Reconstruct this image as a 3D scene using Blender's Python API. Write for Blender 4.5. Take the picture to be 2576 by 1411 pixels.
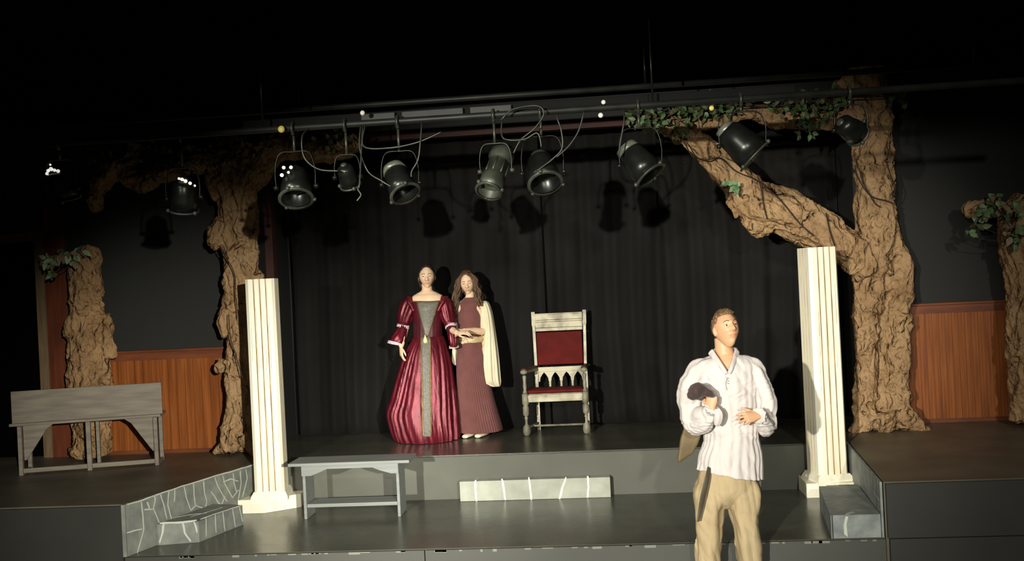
import bpy, bmesh, math, random
from mathutils import Vector, Matrix, noise, Euler
for o in list(bpy.data.objects): bpy.data.objects.remove(o, do_unlink=True)
S = bpy.context.scene
C = S.collection
PI = math.pi
V = Vector

# ---------------------------------------------------------------- camera, world, lights
PIT, ROL, YAW, FPX, CAMZ = 0.0010927, 0.0490895, 0.09215, 2500.0, 1.928
def cam_axes():
    f = V((-math.sin(YAW)*math.cos(PIT), math.cos(YAW)*math.cos(PIT), math.sin(PIT)))
    r = V((math.cos(YAW), math.sin(YAW), 0)); u = r.cross(f)
    c, s = math.cos(-ROL), math.sin(-ROL)
    return r*c+u*s, u*c-r*s, f
CR, CU, CF = cam_axes()
cd = bpy.data.cameras.new('camera'); cam = bpy.data.objects.new('camera', cd); C.objects.link(cam)
cd.sensor_fit = 'HORIZONTAL'; cd.sensor_width = 36; cd.lens = 36*FPX/2576; cd.clip_end = 100
m = Matrix((CR, CU, -CF)).transposed().to_4x4(); m.translation = V((0, 0, CAMZ)); cam.matrix_world = m
S.camera = cam
S.view_settings.view_transform = 'Standard'; S.view_settings.look = 'None'
S.view_settings.exposure = 0.0; S.view_settings.gamma = 1.0; S.view_settings.use_curve_mapping = False
w = bpy.data.worlds.new('world'); S.world = w; w.use_nodes = True
w.node_tree.nodes['Background'].inputs[0].default_value = (1, .95, .85, 1)
w.node_tree.nodes['Background'].inputs[1].default_value = 0.012
def spot(name, loc, aim, power, size, blend, rad, col):
    l = bpy.data.lights.new(name, 'SPOT'); l.energy = power; l.spot_size = math.radians(size); l.spot_blend = blend
    l.shadow_soft_size = rad; l.color = col
    o = bpy.data.objects.new(name, l); C.objects.link(o); o.location = loc
    o.rotation_euler = (V(aim)-V(loc)).to_track_quat('-Z', 'Y').to_euler(); return o
spot('front_left_spotlight', (-3.9, -6.0, 2.9), (.1, 9.6, .9), 10000, 26, .9, .08, (1, .965, .86))
spot('front_right_spotlight', (4.1, -6.0, 3.0), (-3.7, 9.3, .25), 11000, 18.5, .9, .08, (1, .96, .85))
spot('added_tree_light', (-2.0, -5.0, 2.9), (2.1, 9.5, 1.65), 2300, 13, .9, .08, (1, .95, .83))  # extra lamp added only to brighten the right tree
spot('overhead_left_spotlight', (-3.4, 4.6, 3.6), (-.6, 8.4, .1), 200, 62, .8, .05, (1, .96, .86))
spot('added_wing_pool_light', (3.5, 8.0, 3.6), (3.3, 8.2, .39), 26, 75, .9, .1, (1, .93, .82))  # added lamp, lays a soft pool of light on the right wing floor
spot('added_front_fill_light', (2.2, -6.0, 4.2), (.9, 9.0, .5), 2300, 34, .9, .15, (1, .965, .86))  # added fill lamp from the front, lifts the shadows on the stage

def W(px, py, Y):                      # the point of the photograph's ray at depth Y
    d = CF + CR*((px-1288)/FPX) - CU*((py-705.5)/FPX)
    return V((0, 0, CAMZ)) + d*(Y/d.y)
def Wz(px, py, z):                     # the same on the horizontal plane z
    d = CF + CR*((px-1288)/FPX) - CU*((py-705.5)/FPX)
    return V((0, 0, CAMZ)) + d*((z-CAMZ)/d.z)
AZ, BZ, CZ = .392, 0.0, -.18           # stage platform, lower stage, apron step

# ---------------------------------------------------------------- materials
def lin(c): return tuple(((v/255/12.92) if v/255 <= .04045 else ((v/255+.055)/1.055)**2.4) for v in c)+(1,)
def M(name, rgb, rough=.6, metal=0, rgb2=None, ns=(6, 4), nstretch=(1, 1, 1), contrast=(.35, .65), bump=None, bumps=(1, 1, 1), coat=0, sheen=0, spec=.5, vor=None, attr=None, trans=0, rnoise=None):
    mt = bpy.data.materials.new(name); mt.use_nodes = True; N = mt.node_tree.nodes; L = mt.node_tree.links
    b = N['Principled BSDF']; b.inputs['Base Color'].default_value = lin(rgb); b.inputs['Roughness'].default_value = rough
    b.inputs['Metallic'].default_value = metal; b.inputs['Coat Weight'].default_value = coat; b.inputs['Sheen Weight'].default_value = sheen
    b.inputs['Specular IOR Level'].default_value = spec; b.inputs['Transmission Weight'].default_value = trans
    tc = N.new('ShaderNodeTexCoord')
    def mapped(sc):
        mp = N.new('ShaderNodeMapping'); mp.inputs['Scale'].default_value = sc; L.new(tc.outputs['Object'], mp.inputs[0]); return mp.outputs[0]
    col = None
    if rgb2 is not None:
        n = N.new('ShaderNodeTexNoise'); n.inputs['Scale'].default_value = ns[0]; n.inputs['Detail'].default_value = ns[1]; L.new(mapped(nstretch), n.inputs[0])
        r = N.new('ShaderNodeMapRange'); r.inputs[1].default_value = contrast[0]; r.inputs[2].default_value = contrast[1]; L.new(n.outputs[0], r.inputs[0])
        mx = N.new('ShaderNodeMix'); mx.data_type = 'RGBA'; mx.inputs[6].default_value = lin(rgb); mx.inputs[7].default_value = lin(rgb2)
        L.new(r.outputs[0], mx.inputs[0]); col = mx.outputs[2]
    if vor:                             # (scale, line half width, line colour, stretch)
        v = N.new('ShaderNodeTexVoronoi'); v.feature = 'DISTANCE_TO_EDGE'; v.inputs['Scale'].default_value = vor[0]
        nn = N.new('ShaderNodeTexNoise'); nn.inputs['Scale'].default_value = 5; mm = N.new('ShaderNodeVectorMath'); mm.operation = 'MULTIPLY_ADD'
        L.new(mapped((1, 1, 1)), nn.inputs[0]); L.new(nn.outputs[1], mm.inputs[0]); mm.inputs[1].default_value = (.25, .25, .25); L.new(mapped(vor[3]), mm.inputs[2]); L.new(mm.outputs[0], v.inputs[0])
        r = N.new('ShaderNodeMapRange'); r.inputs[1].default_value = vor[1]*.5; r.inputs[2].default_value = vor[1]; r.inputs[3].default_value = 1; r.inputs[4].default_value = 0
        L.new(v.outputs[0], r.inputs[0]); mx = N.new('ShaderNodeMix'); mx.data_type = 'RGBA'
        mx.inputs[6].default_value = lin(rgb)
        if col: L.new(col, mx.inputs[6])
        mx.inputs[7].default_value = lin(vor[2]); L.new(r.outputs[0], mx.inputs[0]); col = mx.outputs[2]
    if attr:
        a = N.new('ShaderNodeVertexColor'); a.layer_name = attr
        mx = N.new('ShaderNodeMix'); mx.data_type = 'RGBA'; mx.blend_type = 'MULTIPLY'; mx.inputs[0].default_value = 1
        mx.inputs[6].default_value = lin(rgb)
        if col: L.new(col, mx.inputs[6])
        L.new(a.outputs[0], mx.inputs[7]); col = mx.outputs[2]
    if col: L.new(col, b.inputs['Base Color'])
    if rnoise:
        n = N.new('ShaderNodeTexNoise'); n.inputs['Scale'].default_value = rnoise[0]; L.new(mapped((1, 1, 1)), n.inputs[0])
        r = N.new('ShaderNodeMapRange'); r.inputs[3].default_value = rough-rnoise[1]; r.inputs[4].default_value = rough+rnoise[1]; L.new(n.outputs[0], r.inputs[0]); L.new(r.outputs[0], b.inputs['Roughness'])
    if bump:                            # (scale, strength, detail)
        n = N.new('ShaderNodeTexNoise'); n.inputs['Scale'].default_value = bump[0]; n.inputs['Detail'].default_value = bump[2]; L.new(mapped(bumps), n.inputs[0])
        bp = N.new('ShaderNodeBump'); bp.inputs['Strength'].default_value = bump[1]; bp.inputs['Distance'].default_value = .02; L.new(n.outputs[0], bp.inputs['Height']); L.new(bp.outputs[0], b.inputs['Normal'])
    return mt
m_deck = M('stage_deck_paint', (86, 87, 75), .27, rgb2=(74, 74, 64), ns=(2.2, 6), bump=(30, .05, 3), rnoise=(3, .07))
m_wing = M('wing_deck_paint', (102, 97, 82), .48, rgb2=(84, 79, 66), ns=(2.2, 6), bump=(30, .05, 3), rnoise=(3, .07))
m_riser = M('riser_grey_paint', (92, 93, 82), .6, rgb2=(84, 85, 75), ns=(2, 5))
m_fascia = M('black_fascia_paint', (50, 50, 45), .6, rgb2=(46, 46, 42), ns=(3, 5))
m_front = M('front_face_grey_paint', (68, 69, 63), .6, rgb2=(70, 71, 65), ns=(2, 5))
m_black = M('black_wall_paint', (30, 31, 27), .75, rgb2=(28, 29, 26), ns=(2, 4))
m_ceil = M('black_ceiling_paint', (6, 6, 6), 1, spec=0)
m_dark = M('painted_void_darkness', (6, 6, 6), 1, spec=0)  # near-black colour standing in for the unlit door opening
m_cloth = M('black_curtain_cloth', (48, 47, 44), .9, rgb2=(40, 39, 37), ns=(1.5, 4), sheen=.05, spec=.2)
m_scuff = M('edge_scuffs', (120, 122, 112), .7)
m_wain = M('varnished_beadboard', (158, 92, 42), .38, rgb2=(118, 62, 26), ns=(3, 5), nstretch=(9, 9, .5), contrast=(.3, .7), bump=(6, .1, 3), bumps=(9, 9, .5))
m_wainr = M('red_brown_rail', (120, 66, 38), .45, rgb2=(98, 52, 30), ns=(3, 4), nstretch=(1, 1, 5))
m_door = M('door_casing_wood', (120, 100, 74), .5, rgb2=(98, 80, 58), ns=(4, 4), nstretch=(6, 6, .7))
m_doorred = M('door_jamb_red_wood', (104, 50, 26), .5, rgb2=(80, 38, 20), ns=(4, 4), nstretch=(6, 6, .7))
m_redbeam = M('dark_red_beam', (66, 30, 22), .7, rgb2=(50, 22, 18), ns=(3, 4))
m_kraft = M('crumpled_kraft_paper', (176, 144, 104), .68, rgb2=(140, 108, 74), ns=(4.5, 6), bump=(16, .55, 8), spec=.3, contrast=(.3, .72))
m_kraftd = M('crumpled_kraft_paper_darker', (166, 132, 92), .7, rgb2=(124, 94, 62), ns=(4.5, 6), bump=(15, .7, 8), spec=.3, contrast=(.3, .72))
for mk in (m_kraft, m_kraftd):          # creases of the crumpled paper
    N = mk.node_tree.nodes; L = mk.node_tree.links; bp = [n for n in N if n.type == 'BUMP'][0]; tc = [n for n in N if n.type == 'TEX_COORD'][0]
    nn = N.new('ShaderNodeTexNoise'); nn.inputs['Scale'].default_value = 3; nn.inputs['Detail'].default_value = 4; L.new(tc.outputs['Object'], nn.inputs[0])
    mm = N.new('ShaderNodeVectorMath'); mm.operation = 'MULTIPLY_ADD'; mm.inputs[1].default_value = (.35, .35, .35)
    mp = N.new('ShaderNodeMapping'); mp.inputs['Scale'].default_value = (1, 1, .6); L.new(tc.outputs['Object'], mp.inputs[0])
    L.new(nn.outputs[1], mm.inputs[0]); L.new(mp.outputs[0], mm.inputs[2])
    prev = None
    for sc, st, ds in ((9, 1.0, .05), (21, .9, .022)):
        v = N.new('ShaderNodeTexVoronoi'); v.inputs['Scale'].default_value = sc; L.new(mm.outputs[0], v.inputs[0])
        b2 = N.new('ShaderNodeBump'); b2.inputs['Strength'].default_value = st; b2.inputs['Distance'].default_value = ds; L.new(v.outputs[0], b2.inputs['Height'])
        if prev: L.new(prev.outputs[0], b2.inputs['Normal'])
        prev = b2
    L.new(prev.outputs[0], bp.inputs['Normal'])
m_pillar = M('cream_column_paint', (255, 250, 226), .55, rgb2=(240, 226, 190), ns=(3, 5), nstretch=(7, 7, .5), contrast=(.5, .8))
m_groove = M('brown_antiquing', (214, 194, 150), .7, rgb2=(164, 138, 96), ns=(6, 4), nstretch=(1, 1, .6))
m_stone = M('painted_stonework', (112, 116, 110), .6, rgb2=(136, 140, 130), ns=(9, 6))
m_stonel = M('painted_light_stone', (158, 162, 148), .6, rgb2=(180, 184, 168), ns=(6, 6))
m_stoned = M('painted_stone_dark_blue_grey', (114, 120, 119), .6, rgb2=(146, 152, 146), ns=(9, 6))
m_mort = M('pale_mortar_lines', (190, 196, 182), .6)
m_mortl = M('white_mortar_lines', (232, 236, 220), .6)
m_gap = M('dark_painted_joint', (48, 52, 50), .7)
m_bench = M('weathered_grey_bench_wood', (128, 119, 104), .6, rgb2=(106, 98, 86), ns=(3, 6), nstretch=(.6, 3, 8))
m_bench2 = M('grey_painted_bench_wood', (134, 138, 134), .55, rgb2=(122, 126, 120), ns=(4, 4), nstretch=(.6, 4, 6))
m_metal = M('black_lantern_metal', (36, 38, 34), .3, metal=.4, rgb2=(24, 26, 23), ns=(8, 3))
m_metalg = M('worn_grey_lantern_metal', (84, 88, 76), .42, metal=.4, rgb2=(56, 60, 52), ns=(9, 4))
m_chrome = M('bright_reflector', (235, 235, 225), .15, metal=1)
m_lens = M('lantern_lens_glass', (60, 62, 58), .08, coat=1, spec=.8)
m_pipe = M('steel_pipe', (50, 52, 48), .5, metal=.4, rgb2=(36, 38, 35), ns=(5, 4))
m_race = M('matt_black_raceway', (16, 16, 15), .8, spec=.2)
m_outlet = M('dark_grey_outlet_box', (40, 42, 38), .6, rgb2=(32, 34, 31), ns=(9, 3))
m_cable = M('black_cable', (52, 52, 46), .5)
m_vine = M('dark_vine_twig', (46, 34, 24), .8)
m_yellow = M('yellow_knob', (232, 214, 110), .4)
m_white = M('white_knob', (230, 230, 220), .4)
m_leaf = M('green_silk_leaf', (72, 104, 60), .5, rgb2=(104, 136, 92), ns=(10, 2))
m_leafd = M('dark_green_silk_leaf', (60, 74, 40), .55, rgb2=(88, 86, 46), ns=(9, 2))
m_leafp = M('pale_green_silk_leaf', (160, 182, 138), .5, rgb2=(126, 150, 108), ns=(10, 2))
m_leafr = M('dried_pink_brown_leaf', (132, 108, 84), .6)
m_skin = M('skin', (248, 214, 180), .5, rgb2=(240, 202, 166), ns=(12, 2), attr='tint')
m_skinm = M('tanned_skin', (218, 170, 132), .5, rgb2=(206, 156, 118), ns=(12, 2), attr='tint')
m_eye = M('eye_white', (205, 198, 188), .2)
m_iris = M('dark_iris', (40, 30, 24), .2)
m_brow = M('brow_hair', (92, 66, 46), .8)
m_hairb = M('dark_brown_hair', (62, 42, 30), .5, rgb2=(42, 28, 20), ns=(20, 3), nstretch=(4, 4, .6), bump=(30, .6, 4), bumps=(5, 5, .6))
m_hairl = M('long_brown_hair', (112, 84, 58), .5, rgb2=(74, 54, 38), ns=(20, 3), nstretch=(4, 4, .6), bump=(30, .6, 4), bumps=(5, 5, .5))
m_hairm = M('light_brown_hair', (136, 106, 72), .6, rgb2=(92, 68, 46), ns=(20, 3), nstretch=(3, 3, 1), bump=(40, .6, 4), bumps=(4, 4, 1))
m_satin = M('burgundy_satin', (116, 28, 44), .38, metal=.35, rgb2=(88, 18, 30), ns=(4, 3), nstretch=(3, 3, .5), sheen=0, spec=.5, bump=(7, .5, 4), bumps=(3, 3, .5))
m_bodice = M('dark_burgundy_velvet', (84, 16, 30), .5, rgb2=(64, 12, 24), ns=(6, 3), sheen=0, bump=(9, .3, 3))
m_broc = M('silver_brocade', (178, 172, 156), .42, rgb2=(138, 134, 120), ns=(110, 3), contrast=(.42, .6), sheen=.2)
m_gold = M('gold_trim', (176, 146, 90), .4, metal=.3, rgb2=(200, 178, 120), ns=(30, 2))
m_orn = M('pale_gold_ornament', (246, 238, 170), .35)
m_lace = M('white_lace', (226, 208, 214), .7, rgb2=(200, 176, 184), ns=(50, 2))
m_plum = M('plum_brown_knit', (122, 74, 70), .85, rgb2=(112, 66, 62), ns=(8, 3), sheen=.2)
m_shawl = M('cream_shawl_cloth', (238, 230, 198), .75, rgb2=(226, 216, 182), ns=(5, 3), bump=(6, .3, 3), bumps=(5, 5, .6))
m_sash = M('cream_gold_sash', (232, 214, 172), .55, rgb2=(210, 186, 136), ns=(12, 3), bump=(12, .5, 3))
m_shoe = M('cream_slipper', (236, 224, 196), .5)
m_shirt = M('white_cotton_shirt', (214, 206, 200), .85, rgb2=(206, 198, 193), ns=(4, 3), bump=(5, .6, 5), bumps=(2.6, 2.6, 1.1))
m_trous = M('tan_cotton_trousers', (188, 168, 130), .8, rgb2=(176, 156, 118), ns=(5, 4), bump=(5, .6, 4), bumps=(3, 3, .6))
m_hat = M('dark_brown_felt', (74, 52, 48), .8, rgb2=(56, 40, 38), ns=(9, 3), sheen=.3)
m_olive = M('olive_brown_leather', (116, 98, 62), .6, rgb2=(96, 80, 48), ns=(7, 4), bump=(9, .3, 3))
m_belt = M('dark_grey_brown_leather', (84, 76, 62), .6, rgb2=(70, 62, 50), ns=(10, 3))
m_boot = M('brown_boot_leather', (70, 50, 36), .5)
m_thr = M('distressed_white_wood', (206, 198, 168), .5, rgb2=(128, 120, 98), ns=(8, 6), contrast=(.42, .72))
m_thrd = M('distressed_grey_wood', (150, 146, 124), .55, rgb2=(92, 88, 72), ns=(9, 6), contrast=(.38, .7))
m_red = M('worn_red_velvet', (108, 28, 24), .8, rgb2=(88, 22, 18), ns=(5, 4), spec=.2)
m_armred = M('dark_red_arm_pad', (84, 44, 38), .6)

# ---------------------------------------------------------------- object helpers
ORG = {}
def tag(o, label=None, cat=None, group=None, kind=None):
    if label: o['label'] = label
    if cat: o['category'] = cat
    if group: o['group'] = group
    if kind: o['kind'] = kind
    return o
def thing(name, label, cat, loc, group=None):
    o = bpy.data.objects.new(name, None); C.objects.link(o); o.location = loc; o.empty_display_size = .1
    ORG[o.name] = V(loc); return tag(o, label, cat, group)
def obj(name, bm, mats, parent=None, loc=None, smooth=True, local=False):
    """bm in world coordinates (or in the parent's own frame when local)."""
    if isinstance(bm, bpy.types.Mesh): me = bm
    else:
        me = bpy.data.meshes.new(name); bmesh.ops.recalc_face_normals(bm, faces=bm.faces[:]); bm.to_mesh(me); bm.free()
    me.name = name
    org = V((0, 0, 0))
    if parent is not None: org = ORG[parent.name]
    elif loc is not None: org = V(loc)
    if not local: me.transform(Matrix.Translation(-org))
    if len(me.materials): me.materials.clear()
    for x in (mats if isinstance(mats, (list, tuple)) else [mats]): me.materials.append(x)
    if smooth:
        me.polygons.foreach_set('use_smooth', [True]*len(me.polygons))
    o = bpy.data.objects.new(name, me); C.objects.link(o)
    if parent is not None: o.parent = parent
    elif loc is not None: o.location = org
    ORG[o.name] = org
    if smooth == 'auto':
        mod = o.modifiers.new('edges', 'EDGE_SPLIT'); mod.split_angle = math.radians(35)
    return o
def struct(name, bm, mats, parent=None, smooth=False):
    o = obj(name, bm, mats, parent, smooth=smooth)
    o['kind'] = 'structure'; return o
def BM(): return bmesh.new()
def box(bm, a, b, bev=0, mi=0, rot=None, piv=None):
    a, b = V(a), V(b)
    r = bmesh.ops.create_cube(bm, size=1); vs = r['verts']
    c = (a+b)/2; s = b-a
    for v in vs: v.co = V((v.co.x*s.x, v.co.y*s.y, v.co.z*s.z))
    if bev:
        es = {e for v in vs for e in v.link_edges}
        rr = bmesh.ops.bevel(bm, geom=list(es), offset=bev, segments=2, affect='EDGES', profile=.5); 
        vs = list({v for f in rr['faces'] for v in f.verts} | {v for v in vs if v.is_valid})
    fs = {f for v in vs for f in v.link_faces}
    for f in fs: f.material_index = mi
    mt = Matrix.Translation(c)
    if rot is not None:
        pv = V(piv) if piv is not None else c
        mt = Matrix.Translation(pv) @ rot.to_4x4() @ Matrix.Translation(-pv) @ mt
    for v in vs: v.co = mt @ v.co
    return vs
def frame_from(t, ref):
    t = t.normalized(); a = ref - t*ref.dot(t)
    if a.length < 1e-4: a = V((1, 0, 0)) - t*t.x
    if a.length < 1e-4: a = V((0, 1, 0))
    a.normalize(); return a, t.cross(a)
def catmull(P, n):
    out = []; k = len(P)
    for i in range(k-1):
        p0, p1, p2, p3 = P[max(i-1, 0)], P[i], P[i+1], P[min(i+2, k-1)]
        for j in range(n):
            t = j/n
            out.append([.5*((2*b)+(-a+c)*t+(2*a-5*b+4*c-d)*t*t+(-a+3*b-3*c+d)*t**3) for a, b, c, d in zip(p0, p1, p2, p3)])
    out.append(list(P[-1])); return out
def tube(bm, pts, seg=12, sub=4, ref=(0, 1, 0), flute=None, mi=0, caps=True, mod=None):
    """pts: (x,y,z,ra[,rb]); ra along the side axis, rb along ref."""
    P = [tuple(p) if len(p) == 5 else tuple(p)+(p[3],) for p in pts]
    if sub > 1: P = catmull(P, sub)
    ref = V(ref); rings = []; n = len(P)
    for i, p in enumerate(P):
        q = V(P[min(i+1, n-1)][:3])-V(P[max(i-1, 0)][:3])
        b, a = frame_from(q if q.length > 1e-6 else V((0, 0, 1)), ref)   # b along ref, a along side
        ring = []
        for k in range(seg):
            th = 2*PI*k/seg; f = 1
            if flute: f += flute[1]*math.cos(flute[0]*th+i*flute[2])
            if mod: f *= mod(i/(n-1), th)
            ring.append(bm.verts.new(V(p[:3])+a*(p[3]*f*math.cos(th))+b*(p[4]*f*math.sin(th))))
        rings.append(ring)
    fs = []
    for i in range(n-1):
        for k in range(seg):
            fs.append(bm.faces.new((rings[i][k], rings[i][(k+1) % seg], rings[i+1][(k+1) % seg], rings[i+1][k])))
    if caps:
        fs.append(bm.faces.new(rings[0][::-1])); fs.append(bm.faces.new(rings[-1]))
    for f in fs: f.material_index = mi
    return rings
def ball(bm, c, r, seg=16, rot=None, fn=None, mi=0):
    r = r if isinstance(r, (tuple, list)) else (r, r, r)
    vs = bmesh.ops.create_uvsphere(bm, u_segments=seg, v_segments=max(6, seg*2//3), radius=1)['verts']
    for v in vs:
        p = V((v.co.x*r[0], v.co.y*r[1], v.co.z*r[2]))
        if fn: p = fn(p, v.co.copy())
        if rot is not None: p = rot @ p
        v.co = p+V(c)
    for f in {f for v in vs for f in v.link_faces}: f.material_index = mi
    return vs
def lathe(bm, prof, c, axis=(0, 0, 1), seg=20, mi=0, cap=True):
    """prof: (r, h) pairs along axis from c."""
    ax = V(axis).normalized(); a, b = frame_from(ax, V((1, 0, 0)) if abs(ax.x) < .9 else V((0, 1, 0)))
    rings = [[bm.verts.new(V(c)+ax*h+(a*math.cos(2*PI*k/seg)+b*math.sin(2*PI*k/seg))*max(r, 1e-4)) for k in range(seg)] for r, h in prof]
    fs = []
    for i in range(len(rings)-1):
        for k in range(seg): fs.append(bm.faces.new((rings[i][k], rings[i][(k+1) % seg], rings[i+1][(k+1) % seg], rings[i+1][k])))
    if cap: fs.append(bm.faces.new(rings[0][::-1])); fs.append(bm.faces.new(rings[-1]))
    for f in fs: f.material_index = mi
def prism(bm, poly, z0, z1, mi=0, mit=None):
    """poly: (x,y) list extruded from z0 to z1."""
    lo = [bm.verts.new((x, y, z0)) for x, y in poly]; hi = [bm.verts.new((x, y, z1)) for x, y in poly]
    n = len(poly); fs = [bm.faces.new(lo[::-1])]; t = bm.faces.new(hi)
    for i in range(n): fs.append(bm.faces.new((lo[i], lo[(i+1) % n], hi[(i+1) % n], hi[i])))
    for f in fs: f.material_index = mi
    t.material_index = mi if mit is None else mit
def slab(bm, pts, off, mi=0):
    """closed polygon pts (3d, planar) extruded by the vector off."""
    off = V(off); a = [bm.verts.new(p) for p in pts]; b = [bm.verts.new(V(p)+off) for p in pts]; n = len(pts)
    fs = [bm.faces.new(a), bm.faces.new(b[::-1])]
    for i in range(n): fs.append(bm.faces.new((a[i], b[i], b[(i+1) % n], a[(i+1) % n])))
    for f in fs: f.material_index = mi
def union(bm, voxel, smooth=2, fac=.5):
    """one continuous surface out of overlapping closed shapes."""
    bmesh.ops.recalc_face_normals(bm, faces=bm.faces[:])
    me = bpy.data.meshes.new('tmp'); bm.to_mesh(me); bm.free()
    o = bpy.data.objects.new('tmp', me); C.objects.link(o)
    r = o.modifiers.new('r', 'REMESH'); r.mode = 'VOXEL'; r.voxel_size = voxel; r.adaptivity = 0
    if smooth:
        s = o.modifiers.new('s', 'SMOOTH'); s.iterations = smooth; s.factor = fac
    dg = bpy.context.evaluated_depsgraph_get(); dg.update()
    out = bpy.data.meshes.new_from_object(o.evaluated_get(dg))
    bpy.data.objects.remove(o, do_unlink=True); bpy.data.meshes.remove(me); return out
def displace(me, fn):
    ns = [v.normal.copy() for v in me.vertices]
    for v, n in zip(me.vertices, ns): v.co = v.co + n*fn(v.co, n)
    me.update(); return me
def wor(p):
    d, _ = noise.voronoi(p); return d[0], d[1]
def crumple(a=1.0, st=.3, s=1.0, axis=None, flare=None):
    """creased paper: folds stretched along the limb's own direction (axis(p))."""
    def fn(p, n):
        d = axis(p) if axis else V((0, 0, 1))
        q = p-d*p.dot(d)*(1-st)+noise.noise_vector(p*2.4)*.15
        r = p-d*p.dot(d)*(1-st*1.9)+noise.noise_vector(p*5)*.05
        a1, b1 = wor(q*5.5*s); a2, b2 = wor(r*12*s+V((7, 3, 1)))
        f = 1-abs(noise.noise(q*7.5*s+V((3, 8, 1))))*2.6
        e = .060*(a1-.36)+.032*(a2-.36)+.030*(max(f, -.2)**2 if f > 0 else -abs(f)*.3)-.012
        e -= .016*max(0, 1-(b1-a1)*6)+.008*max(0, 1-(b2-a2)*6)
        return e*a
    return fn

# ---------------------------------------------------------------- the setting
LA = (-3.69, 7.2); LB = (-3.23, 8.86); RA = (1.88, 7.2); RB = (2.05, 8.86)   # corners of the lower stage
b = BM(); prism(b, [LA, RA, RB, LB], -.75, BZ); struct('floor', b, [m_deck])
b = BM(); prism(b, [(-7.6, 1.2), (6.2, 1.2), (6.2, 7.195), (-7.6, 7.195)], -.8, CZ); tag(struct('floor', b, [m_deck]))
b = BM(); prism(b, [(-3.225, 8.865), (2.045, 8.865), (2.36, 9.6), (2.36, 10.9), (-3.6, 10.9), (-3.6, 9.6)], -.05, AZ); struct('floor', b, [m_deck])
b = BM(); box(b, (-3.228, 8.845, BZ), (2.048, 8.864, AZ-.012)); struct('trim_1', b, [m_riser])
b = BM(); prism(b, [(-7.6, 7.2), (-3.695, 7.2), (-3.235, 8.868), (-3.605, 9.6), (-3.605, 10.9), (-7.6, 10.9)], -.8, AZ); struct('floor', b, [m_wing])
b = BM(); prism(b, [(1.885, 7.2), (6.2, 7.2), (6.2, 10.9), (2.365, 10.9), (2.365, 9.6), (2.055, 8.868)], -.8, AZ); struct('floor', b, [m_wing])
b = BM(); box(b, (-7.6, 7.17, CZ), (-3.70, 7.198, AZ-.01)); struct('trim_2', b, [m_fascia])
b = BM(); box(b, (1.895, 7.17, BZ+.002), (6.2, 7.198, AZ-.01)); box(b, (1.905, 7.165, CZ), (6.2, 7.198, BZ-.003)); struct('trim_3', b, [m_fascia])
random.seed(4)
b = BM(); box(b, (-3.685, 7.17, CZ), (-1.405, 7.198, BZ-.004)); box(b, (-1.397, 7.17, CZ), (1.875, 7.198, BZ-.004))
for i in range(46):                     # worn paint along the front edge
    x = random.uniform(-3.5, 1.8); l = random.uniform(.01, .09)
    if not (-1.42 < x < -1.38): box(b, (x, 7.1675, -.004-random.uniform(.006, .02)), (x+l, 7.171, -.004), mi=1)
struct('trim_4', b, [m_front, m_scuff])
# back and side walls
b = BM(); box(b, (-3.6, 10.6, AZ), (2.4, 10.72, 3.72)); struct('wall_back', b, [m_black])
b = BM(); box(b, (-5.2, 9.56, AZ), (-3.42, 9.7, 3.72)); box(b, (-3.54, 9.7, AZ), (-3.42, 10.6, 3.72)); box(b, (-7.6, 9.56, 2.66), (-5.2, 9.7, 3.72)); box(b, (-7.6, 9.56, AZ), (-6.55, 9.7, 2.66))
struct('wall_left', b, [m_black])
b = BM(); box(b, (2.42, 9.80, AZ), (6.2, 9.94, 3.72)); box(b, (2.42, 9.94, AZ), (2.54, 10.6, 3.72)); struct('wall_right', b, [m_black])
b = BM(); box(b, (-7.6, 1.2, 3.72), (6.2, 10.9, 3.82)); struct('ceiling', b, [m_ceil])
b = BM(); box(b, (-7.72, 1.2, -.8), (-7.6, 10.9, 3.72)); struct('wall_far_left', b, [m_ceil])
b = BM(); box(b, (6.2, 1.2, -.8), (6.32, 10.9, 3.72)); struct('wall_far_right', b, [m_ceil])
b = BM(); box(b, (-7.6, 10.9, -.8), (6.2, 11.0, 3.82)); struct('wall_rear', b, [m_ceil])
# wainscots: narrow beaded boards under a rail
def wainscot(name, x0, x1, y, z1, pitch):
    b = BM(); n = int((x1-x0)/pitch)
    for i in range(n):
        a = x0+i*(x1-x0)/n; c = x0+(i+1)*(x1-x0)/n
        box(b, (a+.003, y-.022, AZ), (c-.003, y-.002, z1-.09)); box(b, (a+(c-a)*.5-.004, y-.026, AZ), (a+(c-a)*.5+.004, y-.02, z1-.09))
    box(b, (x0, y-.012, AZ), (x1, y-.001, z1-.08))
    o = struct(name, b, [m_wain])
    b = BM(); box(b, (x0, y-.035, z1-.10), (x1, y-.001, z1-.025)); box(b, (x0, y-.06, z1-.025), (x1, y-.001, z1), bev=.006)
    r = obj('top_rail', b, [m_wainr], o, smooth=False); 
    b = BM(); box(b, (x0, y-.04, AZ), (x1, y-.001, AZ+.035)); obj('base_strip', b, [m_wainr], o, smooth=False)
wainscot('trim_5', -5.05, -3.42, 9.56, 1.425, .085)
wainscot('trim_6', 2.42, 6.2, 9.80, 1.53, .06)
# door on the left
b = BM(); box(b, (-6.55, 9.50, AZ), (-6.47, 9.66, 2.66)); box(b, (-6.47, 9.50, 2.57), (-5.68, 9.66, 2.66)); box(b, (-5.68, 9.50, AZ), (-5.585, 9.66, 2.66), mi=0)
box(b, (-5.585, 9.51, AZ), (-5.36, 9.66, 2.9), mi=1); box(b, (-5.36, 9.53, AZ), (-5.2, 9.64, 3.72), mi=2)
d = struct('door_1', b, [m_door, m_doorred, m_black])
b = BM(); box(b, (-6.47, 9.60, AZ), (-5.68, 9.64, 2.57)); obj('painted_doorway_darkness', b, [m_dark], d, smooth=False)  # black sheet that paints in the darkness of the open doorway
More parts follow.
